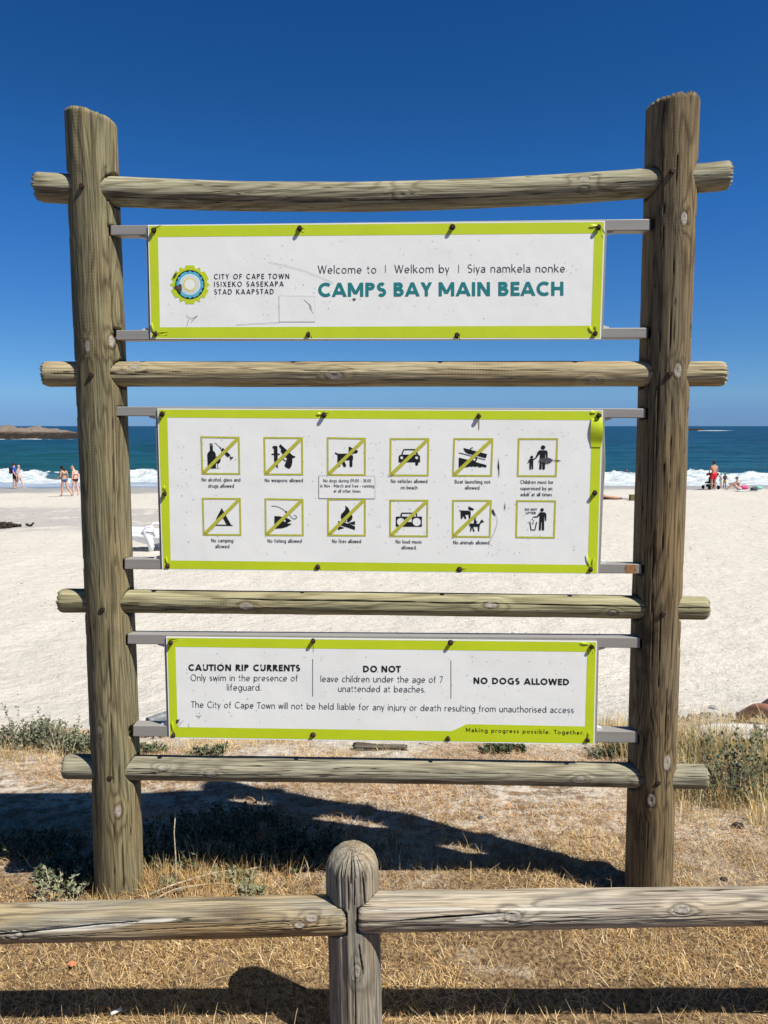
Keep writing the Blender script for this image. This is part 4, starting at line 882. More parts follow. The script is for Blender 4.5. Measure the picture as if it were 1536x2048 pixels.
# buckled vinyl near the tear and the lifted strip at the upper right corner: real raised skin
def blister(cx, cy, rx, ry, hgt, mat, rot=0.0, name='lifted_vinyl'):
    mb = MB(); n = 14; m = 5; mb.v.append(bp(cx, cy, hgt))
    for j in range(1, m+1):
        t = j/m
        for k in range(n):
            a = 2*math.pi*k/n; x = rx*t*math.cos(a); y = ry*t*math.sin(a); mb.v.append(bp(cx+x*math.cos(rot)-y*math.sin(rot), cy+x*math.sin(rot)+y*math.cos(rot), .0016+(hgt-.0016)*(math.cos(t*math.pi)*.5+.5)))
    for k in range(n): mb.f.append((0, 1+k, 1+(k+1) % n))
    for j in range(m-1):
        for k in range(n): q = 1+j*n; mb.f.append((q+k, q+n+k, q+n+(k+1) % n, q+(k+1) % n))
    return child(mb, name, mat, w2, w2, smooth=True)
def strip_lift(mat):
    "the lime strip has come away from the corner and bows outwards"
    mb = MB(); n = 14
    for i in range(n):
        t = i/(n-1); y = 836+58*t; lift = .012*math.sin(math.pi*min(1, t*1.12))**1.0*(1-t)**.25 if t < .9 else .0005
        xl, xr = 1184-.8*t-1.5, 1203.5-1.0*t
        mb.v += [bp(xl-2*math.sin(math.pi*t), y, .0018+lift*.35), bp((xl+xr)/2, y, .0018+lift*.9), bp(xr+1.0*math.sin(math.pi*t), y, .0018+lift)]
        if i: b = 3*i; mb.f += [(b-3, b, b+1, b-2), (b-2, b+1, b+2, b-1)]
    child(mb, 'lifted_vinyl', LIME, w2, w2, smooth=True)
strip_lift(LIME)
child(MB().prism([bp(1252, 1129.6, -.0035), bp(1273, 1129.8, -.0035), bp(1273, 1147.8, -.0035), bp(1256, 1147.6, -.0035), bp(1250, 1138, -.0035)], (0, .0006, 0)), 'rust_patch', RUSTSTAIN, w2, w2)
child(MB().tube([bp(1208, 858, -.010), bp(1210, 930, -.012), bp(1205.5, 1000, -.012), bp(1200, 1128, -.010)], .0045, 6), 'frame_strip', ALU, w2, w2)
marks(w2, I2, 330, 5)

# ---- caution board
O3 = [(334.4, 1275.6), (1191.7, 1284.5), (1186.8, 1487), (340.4, 1474)]
I3 = [(351, 1293.5), (1174.5, 1303.8), (1170.2, 1452.8), (933.7, 1448.2), (904, 1462), (355.3, 1454)]
w3 = board(O3, I3, [(263, 1269, 1289, 1269, 1276, 1297), (274, 1452, 1474, 1264, 1464, 1487)],
           [(342, 1285), (626, 1282), (901, 1285), (1183, 1293), (347, 1470), (626, 1470), (896, 1477), (1174, 1479)],
           'lowest board warning CAUTION RIP CURRENTS and NO DOGS ALLOWED',
           [(338, 1280, 10, .035, .003), (1180, 1288, 165, .03, .003), (1184, 1286, -70, .03, .003), (348, 1465, 95, .04, .003), (1176, 1474, 80, .025, .003), (905, 1284, 30, .012, .002)])
lettering('CAUTION RIP CURRENTS', 376.3, 601, 1341.3, 1342.3, 13.0, .235, INK, w3, w3, track=-.03)
lettering('Only swim in the presence of', 381.4, 596, 1361.6, 1362.4, 13.0, .095, TEXT, w3, w3)
lettering('lifeguard.', 454, 522.5, 1380.7, 1381, 13.0, .095, TEXT, w3, w3)
lettering('DO NOT', 725.8, 801.8, 1344.2, 1344.6, 13.0, .235, INK, w3, w3, track=-.03)
lettering('leave children under the age of 7', 641.3, 886.3, 1363.6, 1365.4, 13.0, .095, TEXT, w3, w3)
lettering('unattended at beaches.', 676.4, 851, 1383.4, 1384.8, 13.0, .095, TEXT, w3, w3)
lettering('NO DOGS ALLOWED', 946.6, 1138.7, 1367.4, 1370.4, 12.8, .235, INK, w3, w3, track=-.03)
lettering('The City of Cape Town will not be held liable for any injury or death resulting from unauthorised access', 382.3, 1147.6, 1415, 1426, 12.8, .095, TEXT, w3, w3)
lettering('Making progress possible. Together.', 931.6, 1168.7, 1463.8, 1469.6, 8.6, .15, INK, w3, w3, track=.09)
for x, y0, y1 in ((625.5, 1317.8, 1392.7), (902, 1321, 1397)): flat('divider_line', [[(x-.6, y0), (x+.6, y0), (x+.6, y1), (x-.6, y1)]], LINE, w3, w3, .0006)
Z5 = lambda L: [zt(x, y, 3.339, 320, 1260) for x, y in L]
for q_ in (thick(Z5([(240, 570), (256, 575), (276, 572), (262, 580), (258, 590)]), .9), thick(Z5([(136, 612), (118, 640)]), .6), thick(Z5([(158, 602), (114, 655)]), .5), thick(Z5([(192, 622), (194, 655)]), .5)): flat('scratch', q_, SCUFF, w3, w3, .0012)
flat('dirt_mark', [Z5([(108, 598), (134, 596), (120, 622), (108, 622)])], DIRT, w3, w3, .0012)
flat('rust_streak', [Z5([(1022, 98), (1028, 98), (1026, 150), (1024, 150)])], bpy.data.materials['rust_run'], w3, w3, .0010)
marks(w3, [I3[0], I3[1], I3[2], I3[5]], 130, 9)
# ------------------------------------------------------------ dry grass, shrubs, twigs and litter
def plant_mat(name, rough=.75):
    t = NT(name); c = t.attr('tint', 'Color'); n1 = t.noise(t.coord(), 40, 3)
    return t.fin(t.mix(t.math('MULTIPLY', n1, .4), c, t.mix(1.0, c, (.6, .6, .55), 'MULTIPLY')), rough, None, .15)
BLADE = plant_mat('dry_blade'); LEAF = plant_mat('grey_green_leaf', .6); TWIG = simple('dry_twig_bark', (.42, .36, .27), .85, .35, 90, .1, .003)
def blades(name, x, y, h, lean, w, cols, mat=BLADE, label=None, tipc=1.1, az=None, zoff=-.004):
    n = len(x); z = ground_z(x, y)+zoff
    az = rng.uniform(0, 2*np.pi, n) if az is None else az
    d = np.stack([np.cos(az), np.sin(az), 0*az], 1); base = np.stack([x, y, z], 1); fa = az+rng.uniform(-1.2, 1.2, n)+np.pi/2
    sd = np.stack([np.cos(fa), np.sin(fa), rng.uniform(-.3, .3, n)], 1)*(w*.5)[:, None]
    up = np.array([0, 0, 1.0]); cl, sl = np.cos(lean)[:, None], np.sin(lean)[:, None]; H = h[:, None]
    cl2, sl2 = np.cos(lean*1.5)[:, None], np.sin(lean*1.5)[:, None]
    mid = base + (up*cl + d*sl)*H*.55; tip = mid + (up*cl2 + d*sl2)*H*.5
    V = np.stack([base-sd, base+sd, mid-sd*.8, mid+sd*.8, tip], 1).reshape(-1, 3)
    k = np.arange(n)[:, None]*5; Fa = np.concatenate([k+[0, 1, 3], k+[0, 3, 2], k+[2, 3, 4]], 1).reshape(-1, 3)
    cols = np.array(cols); c = cols[rng.integers(0, len(cols), n)]; c = c*rng.uniform(.9, 1.45, n)[:, None]
    c = c*(.62+.8*fbm(x*5, y*5, 0, 99, 3))[:, None]; C = np.repeat(c, 5, 0); C[2::5] *= 1.0; C[4::5] *= tipc
    o = npmesh(name, V, Fa, mat, None, False, {'tint': np.clip(C, 0, 1)}); o['kind'] = 'stuff'
    if label: o['label'] = label
    return o
STRAW = [tuple(v*k for v, k in zip(q, (1.0, .95, .88))) for q in [(.50, .365, .185), (.42, .29, .13), (.60, .47, .27), (.34, .225, .10), (.52, .36, .16), (.25, .15, .07), (.66, .56, .38)]]
BROWN_ = [(.34, .205, .10), (.44, .29, .15), (.22, .13, .065), (.50, .36, .20), (.40, .235, .12), (.56, .44, .27)]
n = 165000
y = rng.uniform(1.55, 2.98, n); x = rng.uniform(-1, 1, n)*(y*.60+.15)
k = (fbm(x*2.2, y*2.2, 0, 71) + rng.uniform(-.14, .14, n)) > .40; k &= ~((y > 2.72) & (fbm(x*1.7, y*3, 0, 72) > .55-(y-2.72)*.4)); x, y = x[k], y[k]; n = len(x)
hh = rng.uniform(.012, .032, n)*(1+.7*(fbm(x*3, y*3, 0, 73) > .55))
blades('lawn_grass', x, y, hh, rng.uniform(.55, 1.5, n), rng.uniform(.0011, .0024, n), STRAW)
n = 4500; y = rng.uniform(1.6, 2.9, n); x = rng.uniform(-1, 1, n)*(y*.60+.15)
blades('lawn_grass', x, y, rng.uniform(.05, .11, n), rng.uniform(.3, 1.2, n), rng.uniform(.0010, .0018, n), STRAW)
# matted dead stems over the sandy slope, thinning in patches so that sand shows
n = 185000
y = 2.7+2.35*rng.random(n)**.8; x = rng.uniform(-1, 1, n)*(y*.62+.25)
pt = fbm(x*1.5, y*2.0, 0, 81, 5); thr = .415+.12*np.clip((x-.9)/.4, 0, 1); k = (pt+rng.uniform(-.08, .08, n)) > thr; x, y = x[k], y[k]; n = len(x)
blades('slope_grass', x, y, rng.uniform(.02, .065, n), rng.uniform(.75, 1.55, n), rng.uniform(.0012, .0028, n), BROWN_)
def tuft_field(name, cx, cy, sx, sy, ntuft, per, h0, h1, cols, seed, lean=.45, w=.0022, edge=None):
    r = np.random.default_rng(seed); tx = r.normal(cx, sx, ntuft); ty = r.normal(cy, sy, ntuft)
    if edge is not None: k = edge(tx, ty); tx, ty = tx[k], ty[k]
    th = r.uniform(h0, h1, len(tx)); x = np.repeat(tx, per)+r.normal(0, .022, len(tx)*per); y = np.repeat(ty, per)+r.normal(0, .022, len(tx)*per)
    h = np.repeat(th, per)*r.uniform(.55, 1.1, len(x)); az = np.arctan2(y-np.repeat(ty, per), x-np.repeat(tx, per))+r.normal(0, .5, len(x))
    blades(name, x, y, h, np.abs(r.normal(0, lean, len(x)))+.08, r.uniform(w*.5, w, len(x)), cols, az=az)
GOLD = [(.62, .46, .22), (.70, .55, .30), (.52, .37, .16), (.44, .32, .13), (.76, .64, .40), (.34, .26, .11)]
OLIVEG = [(.20, .22, .09), (.28, .28, .12), (.40, .34, .17), (.50, .42, .22)]
g1 = ground_at(1440, 1520); tuft_field('tall_dry_grass', g1.x, g1.y-.05, .42, .40, 360, 26, .13, .25, GOLD+OLIVEG[:1], 1, edge=lambda x, y: (x > 1.25) & (y < 4.95))
g1 = ground_at(1215, 1465); tuft_field('tall_dry_grass', g1.x, g1.y-.05, .10, .14, 46, 24, .11, .19, GOLD, 2, edge=lambda x, y: y < 5.0)
g1 = ground_at(1520, 1640); tuft_field('tall_dry_grass', g1.x+.1, g1.y, .16, .30, 70, 20, .06, .13, GOLD, 3)
g1 = ground_at(380, 1775); tuft_field('tall_dry_grass', g1.x, g1.y+.02, .15, .06, 80, 24, .06, .115, STRAW[:5], 4, .6, .002)
g1 = ground_at(80, 1500); tuft_field('tall_dry_grass', g1.x-.1, g1.y-.1, .42, .16, 120, 20, .06, .12, GOLD+BROWN_[:2], 5, .7)
g1 = ground_at(400, 1490); tuft_field('tall_dry_grass', g1.x, g1.y, .35, .12, 70, 16, .04, .09, GOLD+OLIVEG[:1], 6, .8)
g1 = ground_at(600, 1500); tuft_field('tall_dry_grass', g1.x+.4, g1.y, .8, .12, 90, 16, .03, .07, GOLD+OLIVEG[:1], 7, .9)
g1 = ground_at(200, 1790); tuft_field('tall_dry_grass', g1.x+.02, g1.y-.09, .07, .02, 16, 18, .04, .08, STRAW[:5], 8, .6)
g1 = ground_at(30, 1700); tuft_field('tall_dry_grass', g1.x, g1.y, .16, .10, 30, 16, .03, .06, STRAW[:5], 9, .8)
def shrub(cx, cy, w, h, nst, leaf, cols, label, seed, lean=.5, dens=16, group=None, tall=0, spread=None):
    r = random.Random(seed); root = empty('coastal_shrub', (cx, cy, gz(cx, cy)), 0, label, 'shrub', group)
    V, Fa, C = [], [], []; st = MB()
    for i in range(nst):
        a = r.uniform(0, 6.283); q = math.sqrt(r.random()); bx, by = q*w*.5*math.cos(a), q*w*.35*math.sin(a)
        zb = gz(cx+bx, cy+by)-gz(cx, cy); hh = h*(1-.55*q*q)*r.uniform(.6, 1.1)*(1+(tall if i < 4 else 0))
        ox, oy = math.cos(a)*hh*lean*q, math.sin(a)*hh*lean*q; p = []
        for j in range(5):
            t = j/4; p.append(Vector((bx+ox*t*t+r.uniform(-.006, .006), by+oy*t*t+r.uniform(-.006, .006), zb+hh*t)))
        st.tube(p, [.0028, .0025, .002, .0016, .001], 4, False)
        nl = int(dens*(hh/h)) + 3
        for k in range(nl):
            t = (k+r.random())/nl*.95+.05; f = t*4; j = min(3, int(f)); c = p[j].lerp(p[j+1], f-j)
            if i < 4 and tall and t < .7: continue
            la = k*2.4+r.uniform(-.5, .5); el = r.uniform(.1, 1.1); d = Vector((math.cos(la)*math.cos(el), math.sin(la)*math.cos(el), math.sin(el)))
            s2 = d.cross(Vector((r.uniform(-.3, .3), r.uniform(-.3, .3), 1))).normalized(); L = leaf*r.uniform(.6, 1.25); W = L*r.uniform(.28, .42); nn = d.cross(s2)*L*.12
            b = len(V); V += [c, c+d*L*.5+s2*W+nn, c+d*L, c+d*L*.5-s2*W+nn]; Fa += [(b, b+1, b+2), (b, b+2, b+3)]
            cc = r.choice(cols); g = r.uniform(.75, 1.2); C += [tuple(v*g for v in cc)]*4
    npmesh('foliage', np.array([tuple(v) for v in V]), np.array(Fa), LEAF, root, False, {'tint': np.array(C)})
    st.build('stem', TWIG, root)['kind'] = 'stuff'
    return root
GG = [(.13, .155, .085), (.10, .125, .075), (.17, .19, .11), (.20, .21, .13), (.08, .10, .055)]
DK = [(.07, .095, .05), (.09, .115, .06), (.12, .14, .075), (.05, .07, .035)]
def gp(px, py): g = ground_at(px, py); return g.x, g.y
SG = 'grey green shrubs along the top of the dune at left'
for i, (px, py, w, h, lab, tl) in enumerate(((20, 1492, .42, .17, 'grey green shrub at the left edge of the photo, above the sand', 0), (70, 1490, .40, .20, 'fullest grey green shrub left of the left post with seed heads', .45), (105, 1485, .22, .17, 'small upright shrub with brownish tips between the leftmost shrubs', .5),
                                 (150, 1500, .34, .15, 'low grey green shrub with one long shoot beside the left post', .9), (178, 1505, .22, .13, 'low shrub half hidden behind the left post', 0))):
    x_, y_ = gp(px, py); shrub(x_, y_-.05, w, h, 46, .020, GG, lab, 100+i, tall=tl, dens=20)
for i, (px, py, w, h, lab, c) in enumerate(((310, 1470, .26, .07, 'low green plant around the mouth of the grey pipe', GG), (1235, 1512, .34, .10, 'dark green clump under the lowest board near the right post', DK), (1005, 1503, .26, .06, 'small green clump under the words Making progress possible', DK),
                                 (1500, 1590, .55, .30, 'largest dark green bush in the tall dry grass at the right edge', DK), (1500, 1500, .30, .15, 'green bush below the white towel at right', GG), (1390, 1518, .30, .15, 'green clump among dry grass just right of the right post', DK),
                                 (420, 1508, .25, .05, 'thin green plant behind the lowest crossbar at left', GG), (300, 1505, .20, .06, 'little green plant beside the left post under the lowest board', GG))):
    x_, y_ = gp(px, py); shrub(x_, y_, w, h, (80 if w > .5 else 46) if c is DK else 30, .024 if w > .5 else .020, c, lab, 140+i, dens=22)
for i, (px, py, w, h, lab) in enumerate(((112, 1800, .17, .085, 'grey leaved plant in the sun left of the left post foot'), (430, 1768, .08, .04, 'small grey green sprig on the twigs in front of the shadow'), (480, 1768, .09, .04, 'grey green trailing plant at the front edge of the big shadow'), (500, 1795, .08, .03, 'low grey green sprig just above the front rail'), (335, 1778, .06, .03, 'tiny green seedling in the straw by the left post'))):
    x_, y_ = gp(px, py); shrub(x_, y_+.02, w, h, 22, .017, [(.20, .22, .13), (.26, .27, .18), (.16, .185, .10)], lab, 170+i, dens=15, lean=.8)
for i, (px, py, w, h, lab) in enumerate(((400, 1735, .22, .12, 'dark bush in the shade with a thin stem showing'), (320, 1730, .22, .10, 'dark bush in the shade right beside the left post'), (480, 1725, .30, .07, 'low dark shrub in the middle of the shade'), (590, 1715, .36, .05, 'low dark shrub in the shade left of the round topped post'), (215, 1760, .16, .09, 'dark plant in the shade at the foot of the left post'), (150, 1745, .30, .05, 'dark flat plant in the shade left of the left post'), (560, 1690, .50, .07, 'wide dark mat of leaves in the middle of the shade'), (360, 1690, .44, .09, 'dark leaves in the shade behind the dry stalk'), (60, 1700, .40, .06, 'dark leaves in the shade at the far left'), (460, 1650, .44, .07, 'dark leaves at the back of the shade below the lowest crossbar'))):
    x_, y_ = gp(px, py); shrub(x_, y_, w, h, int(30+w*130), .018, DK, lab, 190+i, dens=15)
def twig(name, pts, r, label, group=None, cat='twig'):
    mb = MB(); P = [Vector(p) for p in pts]; n = len(P); mb.tube(P, [r*(1-.6*i/(n-1)) for i in range(n)], 6)
    o = mb.build(name, TWIG, None, True); return tag(o, label, cat, group)
def gpt(px, py, up=0.0): g = ground_at(px, py); return Vector((g.x, g.y, g.z+up))
a = gpt(352, 1772); twig('dry_stalk', [a, a+Vector((0, .0, .05)), a+Vector((.002, 0, .10)), a+Vector((-.004, .01, .19)), a+Vector((.004, .01, .27))], .0042, 'single upright dry stalk standing in the straw right of the left post', None, 'dry stalk')
tw = [((282, 1690, .09), (300, 1735, .05), (330, 1775, .02), 'forked pale twig leaning against the left post foot'), ((322, 1700, .09), (312, 1720, .06), (313, 1760, .01), 'curved pale twig tip standing in the straw'),
      ((300, 1800, .02), (390, 1775, .035), (470, 1755, .03), 'long pale twig lying across the straw'), ((350, 1790, .015), (420, 1778, .02), (480, 1783, .02), 'pale twig lying close to the front rail'),
      ((490, 1752, .02), (540, 1742, .02), (585, 1738, .015), 'straight pale stick poking out over the shadow edge'), ((395, 1712, .05), (410, 1720, .05), (425, 1735, .02), 'short pale twig near the grey sprig'),
      ((60, 1790, .02), (95, 1808, .01), (150, 1806, .01), 'thin twig under the grey leaved plant'), ((440, 1695, .02), (470, 1705, .02), (505, 1712, .01), 'bleached stick lying in the shade'),
      ((0, 1508, .01), (50, 1510, .02), (105, 1506, .02), 'long thin twig lying below the shrubs at far left'), ((838, 1490, .01), (880, 1500, .01), (905, 1512, .01), 'thin twig on the sand right of the dark log'),
      ((130, 1700, .03), (150, 1712, .02), (160, 1722, .01), 'short twig in the lit gap left of the left post'), ((305, 1815, .02), (350, 1795, .03), (400, 1788, .03), 'crooked twig behind the front rail')]
for i, (a, b, c, lab) in enumerate(tw):
    A, B, C = gpt(*a), gpt(*b), gpt(*c); pts = [A, A.lerp(B, .5)+Vector((0, 0, .004)), B, B.lerp(C, .5)+Vector((0, .004, .003)), C]
    twig('dry_twig', pts, .0036 if i < 5 else .0028, lab)

# pipe, log, stones, litter
p0 = ground_at(298, 1455); pts = [Vector((p0.x+.0, p0.y-.02, p0.z+.045)), Vector((p0.x+.12, p0.y+.10, p0.z+.05)), Vector((p0.x+.32, p0.y+.14, p0.z+.055)), Vector((p0.x+.6, p0.y+.12, p0.z+.03)), Vector((p0.x+.85, p0.y+.12, p0.z-.02))]
fine = []
for i in range(len(pts)-1):
    for k in range(8): fine.append(pts[i].lerp(pts[i+1], k/8))
PIPE = simple('grey_pipe_plastic', (.17, .18, .19), .5, .25, 30)
mb = MB(); mb.tube(fine, [.034+.0015*(i % 2) for i in range(len(fine))], 16, False); ins = MB(); ins.tube(fine[:14], .028, 16, False); b = len(mb.v); mb.v += ins.v; mb.f += [tuple(j+b for j in reversed(f)) for f in ins.f]
for k in range(16): mb.f.append((k, b+k, b+(k+1) % 16, (k+1) % 16))
tag(mb.build('drain_pipe', PIPE, None, True), 'grey plastic pipe end poking out of the sand beside the lowest board', 'pipe')
a, b = ground_at(708, 1500), ground_at(812, 1500)
LOGM = dict(light=(.12, .105, .085), dark=(.035, .028, .022), grey=(.16, .15, .13), ring=14, ripple=0)
o = make_log('driftwood_log', (a.x, a.y, a.z+.012), (b.x, b.y, b.z+.008), .030, .024, None, LOGM, na=48, dz=.01, seed=77, lump=.008, jag=.03, cracks=[(.02, .3, 250, 262, .003, .008)])
tag(o, 'short dark weathered log lying on the sand under the lowest board', 'log')
def stone(px, py, s, label, c=(.30, .28, .25), name='stone', cat='stone'):
    g = ground_at(px, py); mb = MB().ball((0, 0, 0), (s, s*.8, s*.5), 10, 7); r = random.Random(int(px))
    for v in mb.v: v *= 1+r.uniform(-.16, .16)
    o = mb.build(name, simple(name+'_surface', c, .85, .3, 60, .2, .004), None, False); o.location = (g.x, g.y, g.z+s*.25); o.rotation_euler = (0, 0, r.uniform(0, 3)); return tag(o, label, cat)
stone(1475, 1655, .026, 'black rock on the sandy slope right of the right post', (.03, .03, .032))
stone(1384, 1435, .035, 'small brown stone on the sand above the tall dry grass', (.34, .25, .17)); stone(1428, 1418, .035, 'flat grey stone on the open sand right of the right post', (.34, .34, .33))
stone(962, 1637, .014, 'small dark blue grey stone on the straw slope', (.08, .09, .11)); stone(1018, 1612, .014, 'small orange shell on the slope', (.55, .33, .18), 'shell', 'shell')
stone(1448, 1760, .013, 'dark pebble just above the front rail at right', (.07, .05, .045)); stone(1312, 1712, .012, 'dark pebble beside the foot of the right post', (.06, .05, .05)) if False else None
g = ground_at(145, 1941); lf = MB().add([(-.016, 0, .002), (-.004, .009, .008), (.014, .004, .004), (.004, -.010, .002)], [(0, 3, 2, 1)])
o = lf.build('fallen_leaf', simple('orange_leaf', (.55, .20, .10)), None); o.location = (g.x, g.y, g.z+.018); tag(o, 'orange fallen leaf on the dry grass below the left front rail', 'leaf')
g = ground_at(233, 2036); o = MB().tube([(-.012, -.008, 0), (.012, .008, .003)], .0045, 10).build('cigarette_butt', simple('white_paper', (.75, .74, .70)), None, True); o.location = (g.x, g.y, g.z+.018); tag(o, 'white cigarette butt in the grass at the bottom left', 'litter')
# dark specks of weed and shell over the beach
r = np.random.default_rng(5); mb = MB()
for i in range(900):
    Y = math.exp(r.uniform(math.log(5.0), math.log(48))); X = r.uniform(-1, 1)*Y*.62; s = .006+.0016*Y**.9; s *= r.uniform(.4, 1.3)
    if Y < 9: s *= .8
    z = gz(X, Y); an = r.uniform(0, 3.1); m = 6; k = r.uniform(.25, .7); pts = [(X+s*math.cos(6.283*j/m)*math.cos(an)-s*k*math.sin(6.283*j/m)*math.sin(an), Y+s*math.cos(6.283*j/m)*math.sin(an)+s*k*math.sin(6.283*j/m)*math.cos(an)) for j in range(m)]
    b = len(mb.v); mb.v += [Vector((p[0], p[1], gz(*p)+.001)) for p in pts]+[Vector((X, Y, z+s*.35))]; mb.f += [(b+j, b+(j+1) % m, b+m) for j in range(m)]
o = mb.build('beach_debris', simple('dry_weed_and_shell', (.17, .13, .10), .9, .6, 8)); o['kind'] = 'stuff'
def seaweed(px, py, w, label, seed):
    g = ground_at(px, py); r = random.Random(seed); mb = MB()
    for i in range(26):
        x, y = g.x+r.gauss(0, w*.35), g.y+r.gauss(0, w*.15); z = gz(x, y); pts = [Vector((x, y, z+.02))]
        for k in range(4): pts.append(pts[-1]+Vector((r.uniform(-.12, .12), r.uniform(-.06, .06), 0)))
        for q in pts: q.z = gz(q.x, q.y)+r.uniform(.01, .10)
        mb.tube(pts, [.03, .035, .03, .02, .01], 5)
    return tag(mb.build('seaweed', simple('dark_kelp', (.028, .020, .014), .5), None, True), label, 'seaweed')
seaweed(22, 1055, .8, 'dark heap of kelp on the sand near the left edge of the photo', 1)
seaweed(-6, 1052, .5, 'small dark heap of kelp cut by the left edge of the photo', 2)
# ------------------------------------------------------------ people: one skinned body each, clothes and hair as children
def skin_obj(name, verts, edges, radii, mat, parent, root=0, sub=2):
    import bmesh
    bm = bmesh.new(); lay = bm.verts.layers.skin.verify(); vs = []
    for i, (p, r) in enumerate(zip(verts, radii)):
        v_ = bm.verts.new(p); v_[lay].radius = r if hasattr(r, '__len__') else (r, r); v_[lay].use_root = (i == root); vs.append(v_)
    for a, b in edges: bm.edges.new((vs[a], vs[b]))
    me = bpy.data.meshes.new(name); bm.to_mesh(me); bm.free(); me.materials.append(mat)
    o = bpy.data.objects.new(name, me); col.objects.link(o); o.parent = parent
    m = o.modifiers.new('skin', 'SKIN'); m.use_smooth_shade = True
    m = o.modifiers.new('sub', 'SUBSURF'); m.levels = sub; m.render_levels = sub
    return o
BASE = dict(pelvis=(0, 0, .95), waist=(0, 0, 1.10), chest=(0, 0, 1.30), neck=(0, .0, 1.47), head=(0, .02, 1.58), crown=(0, .01, 1.67),
            shl=(-.17, 0, 1.40), ell=(-.23, -.02, 1.12), wrl=(-.24, .05, .87), shr=(.17, 0, 1.40), elr=(.23, -.02, 1.12), wrr=(.24, .05, .87),
            hil=(-.09, 0, .90), knl=(-.10, .02, .50), anl=(-.10, -.02, .08), tol=(-.11, .13, .03), hir=(.09, 0, .90), knr=(.10, .02, .50), anr=(.10, -.02, .08), tor=(.11, .13, .03))
RADI = dict(pelvis=.135, waist=.115, chest=.14, neck=.052, head=.082, crown=.075, sh=.062, el=.040, wr=.027, hi=.088, kn=.056, an=.036, to=.030)
def person(px, py, H, rz, skin, label, pose={}, clothes=(), hair=None, fem=False, tilt=None, Y=None, lift=0.0, group=None, pos=None, fat=1.0):
    s = H/1.75; j = {k: Vector(v_)*s for k, v_ in BASE.items()}
    for k, v_ in pose.items(): j[k] = Vector(v_)*s
    g = pos if pos is not None else (ground_at(px, py) if Y is None else at(px, py, Y)); root = empty('person', (g.x, g.y, g.z+lift), rz, label, 'person', group)
    if tilt: root.rotation_euler = (tilt[0], tilt[1], rz)
    rad = lambda k: (RADI.get(k) or RADI[k[:2]])*s*fat*(.86 if fem and k in ('chest', 'waist', 'shl', 'shr', 'ell', 'elr') else 1)
    ch = [('pelvis', 'waist'), ('waist', 'chest'), ('chest', 'neck'), ('neck', 'head'), ('head', 'crown')]
    for q in 'lr': ch += [('chest', 'sh'+q), ('sh'+q, 'el'+q), ('el'+q, 'wr'+q), ('pelvis', 'hi'+q), ('hi'+q, 'kn'+q), ('kn'+q, 'an'+q), ('an'+q, 'to'+q)]
    names = list(j); V = [j[n_] for n_ in names]; Rr = [rad(n_) for n_ in names]; E = [(names.index(a), names.index(b)) for a, b in ch]
    # calf bulge, nose and ears, palms with five fingers
    for q in 'lr':
        sg = -1 if q == 'l' else 1
        k_, a_ = names.index('kn'+q), names.index('an'+q); E.remove((k_, a_)); V.append(j['kn'+q].lerp(j['an'+q], .3)+Vector((0, -.012*s, 0))); Rr.append(.058*s*fat); c = len(V)-1; E += [(k_, c), (c, a_)]
        w = j['wr'+q]; d = (w-j['el'+q]).normalized(); sd = Vector((0, 1, 0)) if abs(d.y) < .8 else Vector((0, 0, 1)); sd = (sd-d*sd.dot(d)).normalized()
        V.append(w+d*.055*s); Rr.append((.030*s, .018*s)); pl = len(V)-1; E.append((names.index('wr'+q), pl)); palm = V[pl]
        for k, (o_, L) in enumerate(((.030, .055), (.012, .082), (-.004, .090), (-.018, .084), (-.032, .066))):
            base_ = palm+sd*o_*s+d*(.010 if k else -.02)*s; tip = base_+(d+sd*(.7 if k == 0 else o_*2)).normalized()*L*s+d.cross(sd)*.012*s*sg
            V += [base_, tip]; Rr += [.009*s, .007*s]; E += [(pl, len(V)-2), (len(V)-2, len(V)-1)]
    hc = j['head']; up = (j['crown']-j['neck']).normalized(); fw = Vector((0, 1, 0)); fw = (fw-up*fw.dot(up)).normalized(); rt = fw.cross(up)
    V.append(hc+fw*.098*s+up*.015*s); Rr.append(.013*s); E.append((names.index('head'), len(V)-1))
    body = skin_obj('body', V, E, Rr, skin, root)
    for sg in (-1, 1):
        MB().ball(hc+fw*.078*s+rt*.030*s*sg+up*.038*s, .010*s, 6, 4).build('eye', EYEM, root)
        MB().ball(hc+rt*.083*s*sg+up*.02*s, (.012*s, .02*s, .03*s), 6, 5).build('ear', skin, root)
    for nm, keys, edges, grow, mat in clothes:
        if keys in (BRIEF, TOP): # fitted shells that follow hip or chest
            a_, b_ = (j['pelvis'], j['waist']) if keys is BRIEF else (j['chest'], j['waist']); ax = (j['chest']-j['pelvis']).normalized(); q = ax.to_track_quat('Z', 'Y').to_matrix()
            c_ = a_-ax*.035*s if keys is BRIEF else a_.lerp(b_, .25); rr_ = (.172*s*fat, .150*s*fat, .105*s) if keys is BRIEF else (.168*s, .150*s, .055*s)
            mb = MB().ball((0, 0, 0), rr_, 16, 10); mb.v = [c_+q @ v_ for v_ in mb.v]; mb.build(nm, mat, root, True); continue
        kk = [k for k in keys]; P = []; Q = []
        for k in kk:
            if isinstance(k, tuple): P.append(j[k[0]].lerp(j[k[1]], k[2])); Q.append((rad(k[0])*(1-k[2])+rad(k[1])*k[2])*grow)
            else: P.append(j[k]); Q.append(rad(k)*grow)
        skin_obj(nm, P, edges, Q, mat, root)
